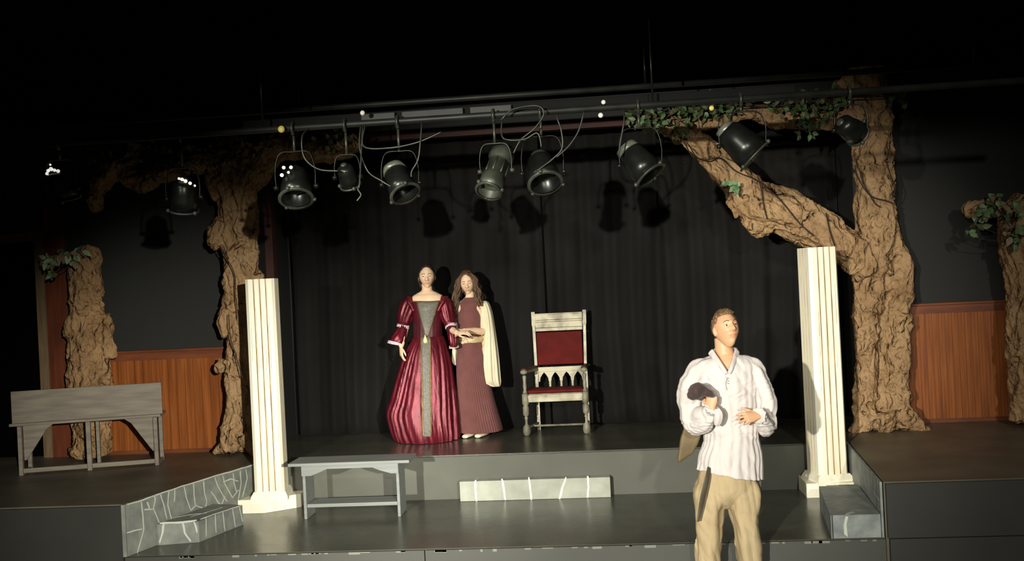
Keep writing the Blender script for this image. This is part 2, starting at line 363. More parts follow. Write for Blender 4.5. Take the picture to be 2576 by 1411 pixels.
# dark red proscenium post and header behind the trees
b = BM(); box(b, (-3.42, 9.86, AZ), (-3.34, 9.96, 3.42)); struct('trim_7', b, [m_redbeam])
b = BM(); box(b, (-3.34, 9.86, 3.41), (2.42, 9.98, 3.49)); struct('trim_8', b, [m_redbeam])
b = BM(); box(b, (-3.34, 9.88, 3.49), (2.42, 9.98, 3.72)); struct('wall_header', b, [m_black])

# ---------------------------------------------------------------- curtains
def curtain(x0, x1, y, z0, z1, label, seed, loc):
    rnd = random.Random(seed); b = BM(); nx = int((x1-x0)/.012); nz = 26; grid = []
    ph = [rnd.uniform(0, 6) for _ in range(6)]
    for i in range(nx+1):
        x = x0+(x1-x0)*i/nx; col = []
        for j in range(nz+1):
            t = j/nz; z = z0+(z1-z0)*t
            u = x+.05*math.sin(z*1.3+ph[0])*(1-t)+.05*(1-t)*math.sin(x*2+ph[1])
            f = math.sin(u*21+ph[2]+1.5*math.sin(u*3.1+ph[3]))*.036+math.sin(u*47+ph[4])*.009+.018*noise.noise(V((u*3, z*.5, seed)))
            f += .012*noise.noise(V((u*9, z*1.2, seed+4)))
            col.append(b.verts.new((x, y+f*(1.0-.25*t), z)))
        grid.append(col)
    for i in range(nx):
        for j in range(nz): b.faces.new((grid[i][j], grid[i+1][j], grid[i+1][j+1], grid[i][j+1]))
    bmesh.ops.solidify(b, geom=b.faces[:], thickness=.006)
    o = obj('stage_curtain', b, [m_cloth], loc=(loc, y, z0)); tag(o, label, 'curtain')
curtain(-3.30, -.62, 10.36, AZ+.004, 3.55, 'black pleated stage curtain hanging behind the two women, from the left tree to the throne', 1, -2)
curtain(-.72, .70, 10.46, AZ+.004, 3.55, 'middle black stage curtain hanging directly behind the throne', 2, 0)
curtain(.60, 2.40, 10.36, AZ+.004, 3.55, 'right black stage curtain hanging behind the man in white and the right column', 3, 1.5)

# ---------------------------------------------------------------- painted stonework
def strips(bm, lines, plane, wd, mi, n):
    """polylines in the photograph laid on a real plane (point, normal) as thin raised paint."""
    p0, nn = V(plane[0]), V(plane[1]).normalized()
    def hit(px, py):
        d = CF + CR*((px-1288)/FPX) - CU*((py-705.5)/FPX); o = V((0, 0, CAMZ))
        return o+d*((p0-o).dot(nn)/d.dot(nn))
    for ln in lines:
        P = [hit(*q) for q in ln]
        P2 = []
        for i in range(len(P)-1):
            for k in range(5):
                t = k/5; q = P[i].lerp(P[i+1], t); P2.append(q+V([noise.noise(q*14+V((c, 0, 0))) for c in range(3)])*.006*(0 if (i == 0 and k == 0) else 1))
        P2.append(P[-1])
        Lf, Rt = [], []
        for i in range(len(P2)):
            t = P2[min(i+1, len(P2)-1)]-P2[max(i-1, 0)]
            s = nn.cross(t).normalized()*wd*(.65+.6*abs(noise.noise(P2[i]*9)))*(.6 if i in (0, len(P2)-1) else 1)
            base = P2[i]-nn*(P2[i]-p0).dot(nn)+nn*.0022
            Lf.append(base-s); Rt.append(base+s)
        vl = [bm.verts.new(q) for q in Lf]; vr = [bm.verts.new(q) for q in Rt]
        dn = [bm.verts.new(q-nn*.002) for q in Lf]; dm = [bm.verts.new(q-nn*.002) for q in Rt]
        for i in range(len(P2)-1):
            for q in ((vl[i], vr[i], vr[i+1], vl[i+1]), (dn[i], vl[i], vl[i+1], dn[i+1]), (vr[i], dm[i], dm[i+1], vr[i+1])): bm.faces.new(q).material_index = mi
# left angled wall: panel facing the lower stage
nl = V((LB[1]-LA[1], -(LB[0]-LA[0]), 0)).normalized()
def wallpanel(bm, A, B, z0, z1, th, n):
    A, B = V((A[0], A[1], 0)), V((B[0], B[1], 0)); o = n*th
    prism(bm, [tuple((A+n*.004)[:2]), tuple((B+n*.004)[:2]), tuple((B+o)[:2]), tuple((A+o)[:2])], z0, z1)
b = BM(); wallpanel(b, LA, (LA[0]+.96*(LB[0]-LA[0]), LA[1]+.96*(LB[1]-LA[1])), BZ+.001, AZ, .022, nl); pl = (V((LA[0], LA[1], 0))+nl*.022, nl)
box(b, (-3.70, 7.172, BZ+.001), (-3.672, 7.20, AZ))
Lw = [[(355, 1262), (362, 1330), (345, 1392)], [(362, 1282), (386, 1280), (390, 1258), (388, 1245)], [(386, 1280), (402, 1318)], [(318, 1340), (358, 1330)],
      [(402, 1240), (412, 1270), (420, 1305)], [(425, 1232), (422, 1270), (432, 1310)], [(440, 1230), (438, 1262)], [(462, 1222), (468, 1250), (480, 1284)], [(486, 1216), (488, 1245), (492, 1272), (480, 1284)],
      [(492, 1272), (512, 1278)], [(512, 1210), (514, 1240), (520, 1262)], [(530, 1235), (545, 1258), (556, 1272), (566, 1248)], [(540, 1200), (548, 1225), (560, 1245), (572, 1262)],
      [(560, 1196), (566, 1218), (584, 1252), (600, 1232)], [(586, 1190), (588, 1215), (596, 1240)], [(604, 1184), (606, 1215), (598, 1262)], [(618, 1180), (622, 1205), (610, 1250)], [(560, 1212), (580, 1205), (600, 1210)],
      [(318, 1268), (345, 1262), (402, 1241), (470, 1219), (540, 1197), (600, 1180), (640, 1168)], [(370, 1262), (376, 1282)], [(405, 1318), (440, 1305)], [(520, 1262), (515, 1285)], [(540, 1285), (556, 1272)]]
strips(b, Lw, pl, .0062, 1, 1)
o = obj('stone_wall_panel', b, [m_stone, m_mort], loc=(LA[0], LA[1], 0), smooth=False); tag(o, 'grey panel painted as rubble stonework on the angled left side of the lower stage', 'stage panel')
# step block in front of it
P = [Wz(400, 1372, BZ), Wz(502, 1364, BZ), Wz(612, 1320, BZ)]
h = .165
b = BM(); q = [P[0], P[1], P[2]]
bk = [V((P[2].x, P[2].y, 0))-nl*.13, V((P[0].x, P[0].y, 0))-nl*.02]
dl = V((LB[0]-LA[0], LB[1]-LA[1], 0)).normalized()
def onwall(p): 
    t = (V((p.x, p.y, 0))-V((LA[0], LA[1], 0))).dot(dl); return V((LA[0], LA[1], 0))+dl*t+nl*.026
poly = [tuple(x[:2]) for x in (P[0], P[1], P[2], onwall(P[2]), onwall(P[0]))]
prism(b, poly, BZ+.001, h)
n1 = V((P[1]-P[0]).cross(V((0, 0, 1)))).normalized(); n2 = V((P[2]-P[1]).cross(V((0, 0, 1)))).normalized()
strips(b, [[(412, 1318), (406, 1350), (402, 1366)], [(460, 1316), (464, 1340), (480, 1362)], [(402, 1316), (460, 1314), (495, 1308)], [(488, 1312), (496, 1340)]], (P[0], n1), .009, 1, 1)
strips(b, [[(518, 1302), (519, 1350)], [(541, 1294), (544, 1340)], [(560, 1286), (566, 1335)], [(585, 1280), (592, 1325)], [(602, 1275), (610, 1312)], [(503, 1306), (560, 1286), (606, 1272)]], (P[1], n2), .0055, 1, 1)
strips(b, [[(420, 1306), (470, 1296), (520, 1290)], [(480, 1300), (560, 1276)]], (V((0, 0, h)), (0, 0, 1)), .006, 1, 1)
o = obj('stone_step', b, [m_stone, m_mort], loc=tuple(P[1]), smooth=False); tag(o, 'low step painted as grey stone with white joints, against the angled left wall panel', 'step')
# centre step
a, c = Wz(1158, 1262, BZ), Wz(1537, 1251, BZ); yb = 8.84
b = BM(); vs = box(b, (a.x, a.y, BZ+.001), (c.x, yb, .178), bev=.004)
strips(b, [[(1197, 1207), (1196, 1230), (1199, 1262)], [(1262, 1204), (1267, 1230), (1272, 1258)], [(1330, 1200), (1334, 1230), (1337, 1258)], [(1424, 1200), (1415, 1225), (1407, 1256)], [(1478, 1197), (1480, 1225), (1478, 1252)]],
       (V((a.x, a.y, 0)), (0, -1, 0)), .011, 1, 1)
strips(b, [[(1415, 1196), (1428, 1188)], [(1330, 1200), (1336, 1192)], [(1200, 1206), (1210, 1196)]], (V((0, 0, .178)), (0, 0, 1)), .007, 1, 1)
o = obj('stone_step', b, [m_stonel, m_mortl], loc=(-.7, a.y, 0), smooth=False); tag(o, 'long pale grey marbled step with white joints, centred against the platform riser', 'step')
# right wall panel and right step
nr = V((-(RB[1]-RA[1]), (RB[0]-RA[0]), 0)).normalized()
b = BM(); wallpanel(b, RA, (2.035, 8.80), BZ+.001, AZ, .02, nr)
dr = V((RB[0]-RA[0], RB[1]-RA[1], 0)).normalized(); R0 = V((RA[0], RA[1], 0))
for i, t in enumerate((.16, .33, .47, .66, .86, 1.05, 1.22, 1.38, 1.5)):
    z0, z1 = (.01, .2) if i % 2 else (.17, .385)
    A1 = R0+dr*t+nr*.0205; slab(b, [A1+V((0, 0, z0)), A1+dr*.012+V((0, 0, z0)), A1+dr*.012+dr*.04*(1 if i % 3 else -.5)+V((0, 0, z1)), A1+dr*.04*(1 if i % 3 else -.5)+V((0, 0, z1))], nr*.001, 1)
for z in (.12, .25): 
    A1 = R0+dr*.05+nr*.0205; slab(b, [A1+V((0, 0, z)), A1+dr*.7+V((0, 0, z+.02)), A1+dr*.7+V((0, 0, z+.027)), A1+V((0, 0, z+.007))], nr*.001, 2)
o = obj('stone_wall_panel', b, [m_stoned, m_gap, m_mort], loc=(RA[0], RA[1], 0), smooth=False); tag(o, 'grey-blue panel painted with dark vertical stone joints on the right side of the lower stage', 'stage panel')
P = [Wz(2085, 1354, BZ), Wz(2217, 1351, BZ), None, Wz(2062, 1300, BZ)]
h = .165; fl = Wz(2085, 1292, h); bl = Wz(2060, 1223, h); y1 = bl.y
b = BM(); poly = [(fl.x, 7.205), (RA[0]-.024, 7.205), (2.035-.03-(8.80-y1)*.1, y1), (bl.x, y1)]
prism(b, poly, BZ+.001, h)
slab(b, [(1.60, 7.203, .03), (1.625, 7.203, .01), (1.62, 7.203, .10), (1.635, 7.203, .155), (1.615, 7.203, .155), (1.60, 7.203, .09)], (0, -.001, 0), 1)
slab(b, [(1.615, 7.21, h+.001), (1.64, 7.21, h+.001), (1.70, 7.27, h+.001), (1.68, 7.30, h+.001), (1.63, 7.25, h+.001)], (0, 0, .001), 1)
slab(b, [(fl.x+.006, 7.203, .0), (fl.x+.014, 7.203, .0), (fl.x+.014, 7.203, h), (fl.x+.006, 7.203, h)], (0, -.001, 0), 2)
o = obj('stone_step', b, [m_stoned, m_mort, m_gap], loc=(1.65, 7.2, 0), smooth=False); tag(o, 'blue-grey stone-painted step block with one white joint, below the right column', 'step')

# ---------------------------------------------------------------- columns
def column(cx, cy, rot, ztop, label, w1, plinth, gr):
    t = thing('column', label, 'column', (cx, cy, BZ))
    Rm = Matrix.Rotation(rot, 3, 'Z')
    # square fluted shaft with a slight taper
    b = BM(); half = w1/2; prof = []; nf = 4
    side = []
    L = w1; ch = .022
    xs = [-half+ch]
    for k in range(nf):
        x0 = -half+ch+(L-2*ch)*k/nf; x1 = -half+ch+(L-2*ch)*(k+1)/nf; g = .0055
        side += [(x0+g, 0), (x1-g, 0), (x1-g*.3, gr), (x1+g*.3, gr)] if k < nf-1 else [(x0+g, 0), (x1-g*.0, 0)]
    ring = []
    for s in range(4):
        Rs = Matrix.Rotation(s*PI/2, 2)
        for x, dpt in side:
            p = Rs @ V((x, -half+dpt)); ring.append((p.x, p.y, dpt > 0))
    zs = [.175, .5, 1.0, 1.5, ztop]; rings = []
    for i, z in enumerate(zs):
        k = 1.0-.03*i/4
        rings.append([b.verts.new(V((cx, cy, z))+Rm @ V((x*k, y*k, 0))) for x, y, _ in ring])
    n = len(ring)
    for i in range(len(zs)-1):
        for k in range(n):
            f = b.faces.new((rings[i][k], rings[i][(k+1) % n], rings[i+1][(k+1) % n], rings[i+1][k]))
            f.material_index = 1 if (ring[k][2] or ring[(k+1) % n][2]) else 0
    b.faces.new(rings[0][::-1]); b.faces.new(rings[-1])
    # streaks of antiquing glaze
    rnd = random.Random(int(cx*10)+3)
    for s in range(15):
        x = rnd.uniform(-half*.8, half*.8); z0 = rnd.uniform(.25, ztop-.5); ll = rnd.uniform(.15, .6); wd = rnd.uniform(.001, .0025)
        pts = [V((x-wd, -half-.0008, z0)), V((x+wd, -half-.0008, z0)), V((x+wd*.3, -half-.0008, z0+ll)), V((x-wd*.3, -half-.0008, z0+ll))]
        k = .985
        slab(b, [V((cx, cy, 0))+(Rm @ V((p.x*k, p.y*k, p.z))) for p in pts], (Rm @ V((0, .004, 0))), 1)
    obj('shaft', b, [m_pillar, m_groove], t, smooth=False)
    b = BM()
    for z0, z1, e0, e1 in ((.10, .135, .03, .03), (.135, .18, .03, .006)):
        lo = [b.verts.new(V((cx, cy, z0))+Rm @ V((sx*(half+e0), sy*(half+e0), 0))) for sx, sy in ((-1, -1), (1, -1), (1, 1), (-1, 1))]
        hi = [b.verts.new(V((cx, cy, z1))+Rm @ V((sx*(half+e1), sy*(half+e1), 0))) for sx, sy in ((-1, -1), (1, -1), (1, 1), (-1, 1))]
        b.faces.new(lo[::-1]); b.faces.new(hi)
        for k in range(4): b.faces.new((lo[k], lo[(k+1) % 4], hi[(k+1) % 4], hi[k]))
    obj('base_moulding', b, [m_pillar], t, smooth=False)
    b = BM(); prism(b, plinth, BZ+.001, .12); obj('plinth', b, [m_pillar], t, smooth=False)
column(W(678, 1100, 8.68).x, 8.68, math.radians(9), W(668, 701, 8.6).z, 'cream fluted column on a faceted plinth at the left, in front of the left tree', .262,
       [(-3.33, 8.50), (-3.07, 8.50), (-2.80, 8.70), (-2.80, 8.84), (-3.33, 8.84)], .012)
column(W(2072, 1000, 8.67).x, 8.67, math.radians(14), W(2058, 622, 8.6).z, 'cream fluted column at the right, standing behind the blue-grey step block', .262,
       [(1.60, 8.49), (2.0, 8.49), (2.0, 8.84), (1.60, 8.84)], .016)

# ---------------------------------------------------------------- grey benches
def bench_left():
    A, B = Wz(48, 1197, AZ), Wz(400, 1170, AZ)
    t = thing('bench', 'weathered grey bench seen from behind, with a wide plank back, on the left wing', 'bench', (A.x, A.y, AZ))
    ux = V((B.x-A.x, B.y-A.y, 0)); L = ux.length; ux.normalize(); uy = V((-ux.y, ux.x, 0)); Rm = Matrix((ux, uy, V((0, 0, 1)))).transposed()
    O = V((A.x, A.y, AZ))
    def bx(b, a, c, bev=.003, mi=0):
        vs = box(b, a, c, bev, mi)
        for v in vs: v.co = O+Rm @ v.co
    b = BM(); bx(b, (-.035, -.012, .475), (L+.055, .012, .765)); obj('backrest', b, [m_bench], t, smooth=False)
    b = BM(); bx(b, (-.07, .014, .445), (L+.03, .33, .47)); obj('seat', b, [m_bench], t, smooth=False)
    for x in (0, L-.035):
        b = BM(); bx(b, (x, 0, 0), (x+.035, .045, .444)); bx(b, (x, .27, 0), (x+.035, .31, .444)); bx(b, (x+.002, .046, .0), (x+.033, .269, .035)); obj('leg_frame', b, [m_bench], t, smooth=False)
    b = BM(); bx(b, (L/2-.02, .0, 0), (L/2+.02, .04, .444)); bx(b, (L/2+.005, .27, 0), (L/2+.035, .31, .444)); obj('middle_post', b, [m_bench], t, smooth=False)
    b = BM(); bx(b, (.037, .004, .02), (L/2-.022, .034, .06)); bx(b, (L/2+.022, .004, .02), (L-.037, .034, .06)); obj('bottom_rail', b, [m_bench], t, smooth=False)
    for x, s in ((.037, 1), (L-.037, -1)):
        b = BM(); pts = [V((x, .05, .443)), V((x+s*.26, .05, .443)), V((x+s*.2, .05, .40)), V((x+s*.02, .05, .13)), V((x, .05, .13))]
        slab(b, [O+Rm @ p for p in pts], Rm @ V((0, .02, 0))); obj('corner_brace', b, [m_bench], t, smooth=False)
bench_left()
def bench_small():
    A, B = Wz(765, 1307, BZ), Wz(1008, 1300, BZ)
    t = thing('bench', 'small grey painted bench with a lower shelf, beside the left column', 'bench', (A.x, A.y, BZ))
    ux = V((B.x-A.x, B.y-A.y, 0)); L = ux.length; ux.normalize(); uy = V((-ux.y, ux.x, 0)); Rm = Matrix((ux, uy, V((0, 0, 1)))).transposed()
    O = V((A.x, A.y, BZ))
    def bx(b, a, c, bev=.003):
        for v in box(b, a, c, bev): v.co = O+Rm @ v.co
    b = BM(); bx(b, (-.11, -.03, .455), (L+.10, .30, .48)); obj('seat', b, [m_bench2], t, smooth=False)
    b = BM(); hgt = .454
    pts = [(0, hgt), (L, hgt), (L, .37), (L-.06, .37), (L-.16, .40), (L-.22, .425), (.22, .425), (.16, .40), (.08, .37), (0, .37)]
    slab(b, [O+Rm @ V((x, -.012, z)) for x, z in pts], Rm @ V((0, .02, 0))); obj('apron', b, [m_bench2], t, smooth=False)
    for x in (0, L-.025):
        b = BM(); bx(b, (x, .009, 0), (x+.025, .26, .454)); obj('leg_panel', b, [m_bench2], t, smooth=False)
    b = BM(); bx(b, (.026, .02, .095), (L-.026, .25, .125)); obj('shelf', b, [m_bench2], t, smooth=False)
bench_small()

# ---------------------------------------------------------------- paper trees
def ptube(b, pts, Y0, seg=20, sub=4, flat=1.0, **k):
    """pts: (px, py, radius in px[, Y]) converted to a real tube at depth Y."""
    out = []
    for p in pts:
        Y = p[3] if len(p) > 3 else Y0; q = W(p[0], p[1], Y); r = p[2]/FPX*Y; out.append((q.x, q.y, q.z, r, r*flat))
    tube(b, out, seg, sub, **k)
def vine(name, pts, Y, r, label=None, cat=None, parent=None, mat=None, sub=8, pipez=None):
    b = BM(); P = [tuple(W(p[0], p[1], p[2] if len(p) > 2 else Y))+(r,) for p in pts]
    if pipez: P = [(P[0][0], YP-.02, pipez-.02, r)]+P
    tube(b, P, 6, sub)
    o = obj(name, b, [mat or m_cable], parent, loc=None if parent else tuple(P[0][:3]))
    if label: tag(o, label, cat)
    return o
def leaf(bm, c, d, n, L, wd, mi=0, bend=.25):
    d = V(d).normalized(); n = V(n); s = d.cross(n)
    if s.length < 1e-3: s = V((1, 0, 0))
    s.normalize(); n = s.cross(d).normalized(); prof = [(0, .08), (.2, .75), (.45, 1), (.75, .6), (1, .03)]; rows = []
    for t, wv in prof:
        m0 = V(c)+d*L*t-n*bend*L*t*t
        rows.append([bm.verts.new(m0-s*wd*wv+n*wd*.25*wv), bm.verts.new(m0), bm.verts.new(m0+s*wd*wv+n*wd*.25*wv)])
    for i in range(4):
        for j in range(2): bm.faces.new((rows[i][j], rows[i][j+1], rows[i+1][j+1], rows[i+1][j])).material_index = mi
def foliage(name, parent, clusters, Y, mats, seed, size=.06, label=None, cat=None, loc=None):
    """clusters: (px, py, spread px, count)."""
    rnd = random.Random(seed); b = BM()
    for cx, cy, sp, n in clusters:
        for _ in range(n):
            a = rnd.uniform(0, 2*PI); r = sp*math.sqrt(rnd.random()); p = W(cx+r*math.cos(a), cy+r*math.sin(a)*.8, Y+rnd.uniform(-.14, .06))
            d = V((rnd.uniform(-1, 1), rnd.uniform(-.8, .2), rnd.uniform(-1.2, .6))); nn = V((rnd.uniform(-.6, .6), -1, rnd.uniform(-.2, .8)))
            leaf(b, p, d, nn, size*rnd.uniform(.7, 1.3), size*.34*rnd.uniform(.8, 1.2), rnd.randrange(len(mats)))
    tube(b, [tuple(W(c[0], c[1], Y-.02))+(.004,) for c in clusters], 5, 4, mi=len(mats))
    for cx, cy, sp, n in clusters:          # twigs joining the leaves
        for k in range(max(2, n//10)):
            q = [tuple(W(cx+rnd.uniform(-sp, sp), cy+rnd.uniform(-sp, sp)*.7, Y-rnd.uniform(0, .08)))+(.003,) for _ in range(3)]; tube(b, q, 5, 4, mi=len(mats))
    o = obj(name, b, list(mats)+[m_vine], parent, loc=loc)
    if label: tag(o, label, cat)
    return o

# right tree
YT = 9.42
tr = thing('paper_tree', 'large tree wrapped in crumpled brown paper with a long diagonal branch, behind the right column', 'tree', tuple(Wz(2225, 1082, AZ)))
b = BM()
ptube(b, [(2180, 1078, 24), (2176, 1040, 24), (2180, 960, 25), (2178, 860, 27), (2182, 780, 30), (2188, 700, 34), (2196, 640, 44), (2205, 590, 46), (2203, 540, 46), (2200, 470, 42), (2198, 420, 42)], YT-.02)
ptube(b, [(2198, 440, 42), (2196, 380, 44), (2195, 320, 46), (2190, 260, 46), (2175, 180, 46), (2165, 110, 46)], YT)
ptube(b, [(2222, 1075, 26, YT+.1), (2215, 1000, 30, YT+.12), (2214, 900, 32, YT+.14), (2215, 800, 34, YT+.13), (2218, 720, 38, YT+.1), (2225, 640, 40, YT+.05), (2228, 580, 30, YT)], YT)
ptube(b, [(2266, 1072, 24), (2262, 1030, 24), (2258, 950, 25), (2262, 870, 24), (2258, 800, 27), (2266, 730, 26), (2262, 670, 24), (2250, 610, 22), (2240, 570, 20)], YT+.0)
# roots
ptube(b, [(2190, 1040, 26), (2170, 1066, 20), (2150, 1080, 12), (2134, 1087, 7)], YT-.04)
ptube(b, [(2262, 1030, 26), (2282, 1056, 22), (2308, 1071, 13), (2336, 1078, 7)], YT-.04)
ptube(b, [(2225, 1040, 26), (2232, 1070, 20), (2240, 1084, 12)], YT-.08)
# long branch
ptube(b, [(2185, 680, 34), (2150, 640, 42), (2105, 608, 46), (2060, 580, 48), (2015, 556, 52), (1965, 532, 52), (1915, 520, 55), (1880, 490, 46), (1850, 452, 38), (1815, 412, 34), (1770, 372, 30), (1725, 340, 27), (1685, 315, 24), (1650, 300, 17)], YT-.1)
ptube(b, [(1935, 558, 24), (1900, 566, 26), (1880, 545, 18)], YT-.14); ptube(b, [(1845, 500, 20), (1868, 535, 24)], YT-.12)
# crown branch
ptube(b, [(2180, 300, 26), (2120, 296, 28), (2060, 300, 26), (2000, 296, 28), (1940, 285, 28), (1890, 280, 20), (1830, 300, 20), (1770, 312, 20), (1730, 320, 15)], YT-.05)
ptube(b, [(2150, 330, 20), (2170, 290, 30), (2150, 240, 30), (2120, 200, 26)], YT-.08)
AXB = V((-.78, 0, .62)).normalized(); xv = W(2110, 600, YT).x
def tree_axis(p):
    if p.z > 3.15: return V((1, 0, 0)) if p.x < xv else V((0, 0, 1))
    return AXB if p.x < xv and p.z > 2.0 else V((0, 0, 1))
me = displace(union(b, .0115, 1), crumple(1.0, .3, axis=tree_axis)); obj('trunk_and_branches', me, m_kraft, tr)
for pts in ([(1695, 320), (1718, 350), (1740, 390), (1775, 402), (1812, 398), (1850, 430), (1905, 455), (1960, 500), (2010, 560), (2045, 592)],
            [(2165, 430), (2175, 465), (2200, 510), (2215, 520)], [(2150, 415), (2160, 450), (2190, 492), (2230, 505), (2248, 512)],
            [(1905, 440), (1915, 475), (1922, 520), (1930, 550)], [(2078, 535), (2086, 575), (2100, 620)], [(2228, 400), (2240, 440), (2252, 470), (2244, 500)]):
    vine('vine_cord', pts, YT-.33 if pts[0][0] < 2100 else YT-.27, .006, parent=tr, mat=m_vine)
foliage('leaves', tr, [(1700, 300, 55, 60), (1640, 300, 40, 40), (1780, 270, 40, 40), (1850, 270, 30, 20), (2040, 270, 55, 80), (2020, 320, 30, 30), (2100, 250, 35, 40), (2265, 245, 25, 26), (1960, 262, 35, 22), (1608, 290, 40, 34)], YT-.22, [m_leafd, m_leafd, m_leaf], 5)
foliage('leaves', tr, [(1845, 462, 14, 9), (1857, 474, 10, 6)], YT-.30, [m_leaf, m_leafp], 8, size=.075)
# left tree
YL = 9.30
tl = thing('paper_tree', 'large tree wrapped in crumpled brown paper, forking near the lights, behind the left column', 'tree', tuple(Wz(600, 1140, AZ)))
b = BM()
ptube(b, [(585, 1130, 30), (590, 1080, 24), (596, 1000, 26), (590, 930, 24), (598, 860, 26), (600, 790, 28), (602, 720, 38), (604, 640, 44), (604, 570, 44), (600, 500, 46), (590, 440, 52), (585, 380, 42)], YL)
ptube(b, [(635, 1130, 26, YL+.12), (640, 1000, 30, YL+.14), (638, 900, 30, YL+.14), (640, 780, 26, YL+.1), (635, 690, 30, YL+.04)], YL)
ptube(b, [(555, 500, 26), (550, 450, 32), (545, 400, 30)], YL-.02)
ptube(b, [(560, 560, 18), (543, 590, 20), (552, 618, 16)], YL-.08); ptube(b, [(575, 780, 16), (562, 810, 15), (575, 840, 14)], YL-.06)
ptube(b, [(570, 905, 20), (564, 935, 18)], YL-.05)
ptube(b, [(600, 470, 40), (635, 430, 44), (660, 390, 44), (700, 370, 34), (760, 372, 28), (820, 385, 26), (870, 375, 20), (900, 350, 12)], YL-.05)
ptube(b, [(620, 430, 40), (610, 380, 40), (620, 340, 30)], YL)
ptube(b, [(590, 1085, 24), (576, 1112, 18), (558, 1128, 12), (538, 1137, 6)], YL-.05); ptube(b, [(610, 1095, 22), (628, 1124, 14), (655, 1136, 8)], YL-.08)
me = displace(union(b, .0125, 1), crumple(1.0, .3)); obj('trunk_and_branches', me, m_kraft, tl)
b = BM()
ptube(b, [(545, 400, 26), (500, 410, 26), (450, 425, 24), (400, 440, 24), (350, 455, 26), (325, 435, 26), (300, 420, 24), (265, 445, 24), (245, 480, 24), (240, 512, 20), (246, 524, 12)], YL-.1)
ptube(b, [(325, 440, 20), (330, 400, 18), (340, 360, 16)], YL-.1)
me = displace(union(b, .0125, 1), crumple(.8, .4, axis=lambda p: V((1, 0, 0)))); obj('drooping_branch', me, m_kraft, tl)
for pts in ([(552, 620), (570, 650), (590, 690), (592, 740), (600, 800)], [(575, 790), (580, 850), (595, 900), (610, 950)], [(618, 340), (600, 360), (590, 400)]): vine('vine_cord', pts, YL-.24, .005, parent=tl, mat=m_vine)
foliage('leaves', tl, [(830, 350, 50, 40), (640, 350, 50, 36), (560, 380, 45, 40), (480, 400, 50, 30), (380, 400, 60, 34), (250, 390, 35, 16), (730, 345, 40, 20)], YL-.2, [m_leafd, m_leafd, m_leafr], 15)
# left stump
YS = 9.28
ts = thing('paper_stump', 'tall tree stump wrapped in crumpled brown paper behind the weathered bench', 'tree', tuple(Wz(236, 1150, AZ)))
b = BM()
ptube(b, [(236, 1146, 46), (232, 1100, 46), (228, 1040, 50), (226, 960, 56), (222, 900, 50), (220, 840, 44), (218, 760, 42), (216, 690, 42), (220, 650, 38), (226, 630, 30), (230, 618, 16)], YS, flat=.8)
ptube(b, [(185, 800, 12), (176, 822, 16), (180, 845, 12)], YS-.05); ptube(b, [(268, 790, 10), (270, 850, 14), (276, 900, 14)], YS); ptube(b, [(200, 1135, 24), (196, 1148, 14)], YS-.06)
me = displace(union(b, .0125, 1), crumple(.75, .3, 1.4)); obj('trunk', me, m_kraftd, ts)
foliage('ivy_sprig', None, [(128, 655, 17, 14), (150, 645, 16, 12), (178, 640, 14, 9), (205, 625, 10, 7), (135, 690, 12, 5), (190, 660, 10, 4)], YS-.22, [m_leafp, m_leafp, m_leaf, m_leafr], 21, size=.078,
        label='sprig of pale green ivy draped over the top of the paper stump at the left', cat='ivy', loc=tuple(W(170, 645, YS-.22)))
# right-hand edge tree
YR = 9.36
tx = thing('paper_stump', 'slim trunk wrapped in brown paper cut off by the right edge of the view', 'tree', tuple(Wz(2576, 1058, AZ)))
b = BM()
ptube(b, [(2586, 1056, 42), (2584, 1020, 36), (2584, 940, 42), (2582, 860, 46), (2586, 780, 46), (2582, 700, 48), (2570, 640, 46), (2562, 590, 42), (2560, 545, 38), (2585, 510, 30)], YR)
ptube(b, [(2565, 560, 28), (2520, 530, 20), (2480, 522, 20), (2450, 530, 18), (2430, 520, 10)], YR-.04)
me = displace(union(b, .0125, 1), crumple(.75, .3, 1.3)); obj('trunk', me, m_kraft, tx)
foliage('ivy_sprig', None, [(2470, 530, 26, 24), (2500, 520, 28, 22), (2550, 580, 26, 24), (2540, 530, 26, 22), (2462, 565, 14, 6), (2555, 605, 20, 12), (2440, 590, 8, 4), (2500, 500, 14, 6)], YR-.24, [m_leaf, m_leafd, m_leaf, m_leaf, m_leafr], 31, size=.07,
        label='dark green ivy trailing over the slim paper trunk at the right edge', cat='ivy', loc=tuple(W(2510, 540, YR-.2)))

